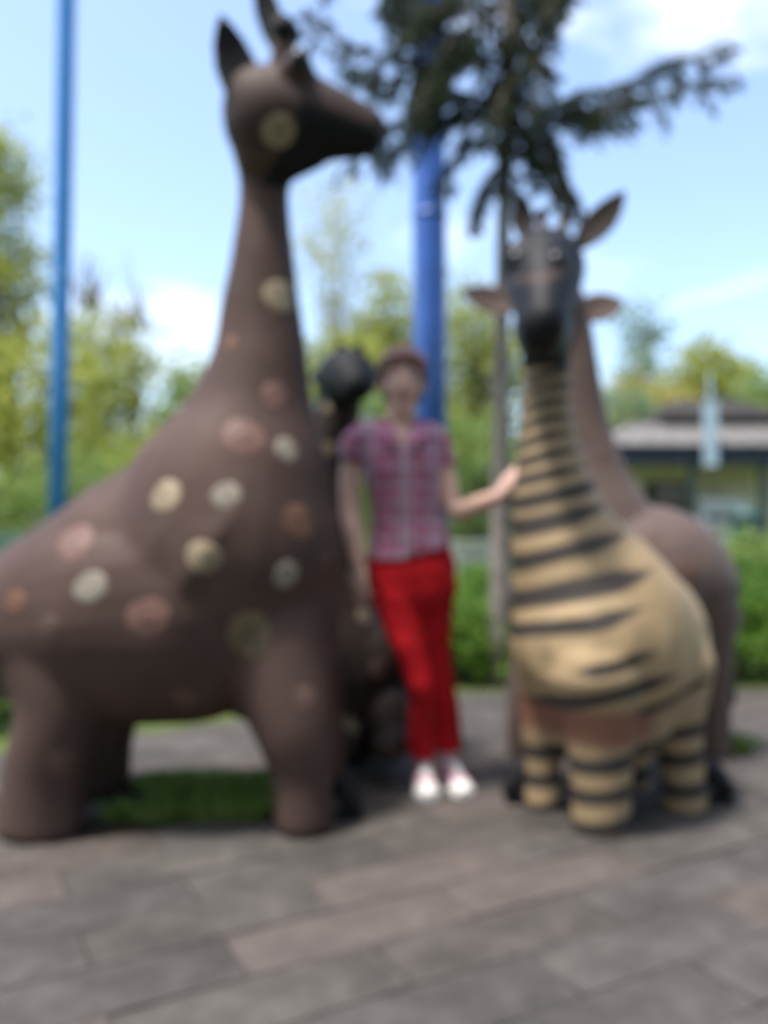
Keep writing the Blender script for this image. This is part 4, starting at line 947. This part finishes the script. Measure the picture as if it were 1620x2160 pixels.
c = vco(shirt.data); f_ = sstep(P(0, 1085, PY).z, P(0, 1170, PY).z, c[:, 2]); c[:, 2] += f_ * .22 * np.clip(c[:, 0] - W(850, 0).x, -.02, .2); setco(shirt.data, c)
folds(shirt, .006, 9, 2, .8)
sbv = bvh_of(shirt)
def patch(name, pts, m, par, lift, thick, bv_):
    """cloth patch laid on the garment: a grid between four pixel corners"""
    q = NB(); n1, n2 = 8, 20; a, b_, c_, d_ = [W(*p) for p in pts]; g = []
    for i in range(n2 + 1):
        row = []
        for j in range(n1 + 1):
            p = a.lerp(b_, j / n1).lerp(d_.lerp(c_, j / n1), i / n2); row.append(q.verts.new(on_skin(bv_, p, lift)))
        g.append(row)
    for i in range(n2):
        for j in range(n1): q.faces.new((g[i][j], g[i][j+1], g[i+1][j+1], g[i+1][j]))
    o = obj(name, q, m, par); md = o.modifiers.new('t', 'SOLIDIFY'); md.thickness = thick; md.offset = 0; return o
patch('placket', [(845, 955), (859, 955), (875, 1168), (859, 1168)], plaidm, shirt, .003, .004, sbv)
patch('chest_pocket', [(795, 968), (828, 968), (829, 1012), (797, 1012)], plaidm, shirt, .003, .003, sbv)
patch('chest_pocket', [(877, 968), (910, 968), (909, 1012), (879, 1012)], plaidm, shirt, .003, .003, sbv)
btn = mat('pearl_button', (0.6, 0.52, 0.55), 0.3, 0.05, 20)
for k in range(6):
    p = on_skin(sbv, W(853 + k * 2.6, 968 + k * 38), .007); q = NB(); ball(q, p, (.0055, .0022, .0055), 10); obj('button', q, btn, shirt)
for s in (-1, 1):
    q = NB(); X = lambda dx, py, dy: W(848 + s * dx, py, dy)
    g = [[X(20, 874, .075), X(31, 872, .02), X(30, 890, -.045), X(4, 950, -.118)], [X(24, 876, .088), X(38, 884, .02), X(44, 902, -.075), X(20, 948, -.126)], [X(26, 884, .098), X(46, 899, .02), X(54, 913, -.088), X(31, 938, -.124)]]
    gv = [[q.verts.new(p) for p in r] for r in g]
    for i in range(2):
        for j in range(3): q.faces.new((gv[i][j], gv[i][j+1], gv[i+1][j+1], gv[i+1][j]))
    o = obj('collar', q, plaidm, shirt); md = o.modifiers.new('s', 'SUBSURF'); md.levels = md.render_levels = 2; md = o.modifiers.new('t', 'SOLIDIFY'); md.thickness = .004
# trousers
q = NB()
loft(q, [W(866, 1150, .01), W(869, 1195, .012), W(872, 1250, .012)], [(.150, .1), (.172, .114), (.166, .11)], 26, ref=(1, 0, 0))
loft(q, [W(828, 1225, 0), W(848, 1310, -.03), W(872, 1390, -.05), W(890, 1455, -.045), W(893, 1520, 0), W(892, 1598, .055)], [.088, .076, .060, .055, .054, .056], 22, ref=(1, 0, 0), caps=('round', 'flat'))
loft(q, [W(918, 1225, .01), W(914, 1310, .02), W(924, 1400, .02), W(937, 1470, .04), W(946, 1530, .07), W(952, 1594, .095)], [.085, .070, .056, .051, .050, .051], 22, ref=(1, 0, 0), caps=('round', 'flat'))
tr = fuse('trousers', q, .0065, redm, person, 4); folds(tr, .009, 8, 5, .9)
# shoes
def shoe(ax, ay, tx, ty):
    a, t = Vector((ax, ay, 0)), Vector((tx, ty, 0)); d = (t - a).normalized(); s = Vector((-d.y, d.x, 0)); L_ = .255; heel = a - d * .055
    prof = [(0, .022), (.03, .030), (.08, .033), (.14, .036), (.19, .042), (.225, .037), (.25, .018)]
    def outline(g): return [heel + d * l + s * (w_ + g) for l, w_ in prof] + [heel + d * l - s * (w_ + g) for l, w_ in reversed(prof)]
    q = NB(); rings = [[q.verts.new(p + Vector((0, 0, z))) for p in outline(g)] for z, g in ((.006, .002), (.012, .004), (.028, .004), (.03, .001))]
    for i in range(3):
        n_ = len(rings[0])
        for k in range(n_): q.faces.new((rings[i][k], rings[i][(k+1) % n_], rings[i+1][(k+1) % n_], rings[i+1][k]))
    q.faces.new(rings[0]); q.faces.new(rings[-1])
    q2 = NB(); Z = lambda l, z: heel + d * l + Vector((0, 0, z))
    loft(q2, [Z(.02, .05), Z(.06, .052), Z(.12, .048), Z(.17, .040), Z(.215, .034), Z(.238, .03)], [(.028, .035), (.031, .036), (.034, .032), (.038, .025), (.034, .018), (.02, .012)], 18, ref=tuple(s))
    loft(q2, [Z(.045, .04), Z(.048, .08), Z(.045, .112)], [.032, .033, .034], 16, ref=tuple(d), caps=('round', 'flat'))
    up = fuse('shoe', q2, .005, shoe_pink, person, 3)
    c = vco(up.data); c[:, 2] = np.maximum(c[:, 2], .026); setco(up.data, c)
    obj('sole', q, rubber, up, False)
    q = NB(); loft(q, [Z(.190, .036), Z(.215, .036), Z(.240, .031)], [(.040, .024), (.0365, .0205), (.022, .014)], 16, ref=tuple(s)); tcap = obj('toe_cap', q, rubber, up)
    c = vco(tcap.data); c[:, 2] = np.maximum(c[:, 2], .027); setco(tcap.data, c)
    q = NB(); loft(q, [Z(.075, .094), Z(.12, .081), Z(.165, .066)], [(.016, .006), (.018, .006), (.016, .005)], 12, ref=tuple(s)); obj('tongue', q, rubber, up)
    for k in range(5):
        l = .082 + k * .02; z = .101 - k * .0072; q = NB(); loft(q, [Z(l, z - .009) + s * .022, Z(l + .004, z) , Z(l, z - .009) - s * .022], [.0028] * 3, 6, sub=3); obj('lace', q, rubber, up)
sa, sb_ = W(897, 1600), W(953, 1600)
shoe(sa.x, 3.18, sa.x + .005, 2.95); shoe(sb_.x, 3.205, sb_.x + .045, 3.0)
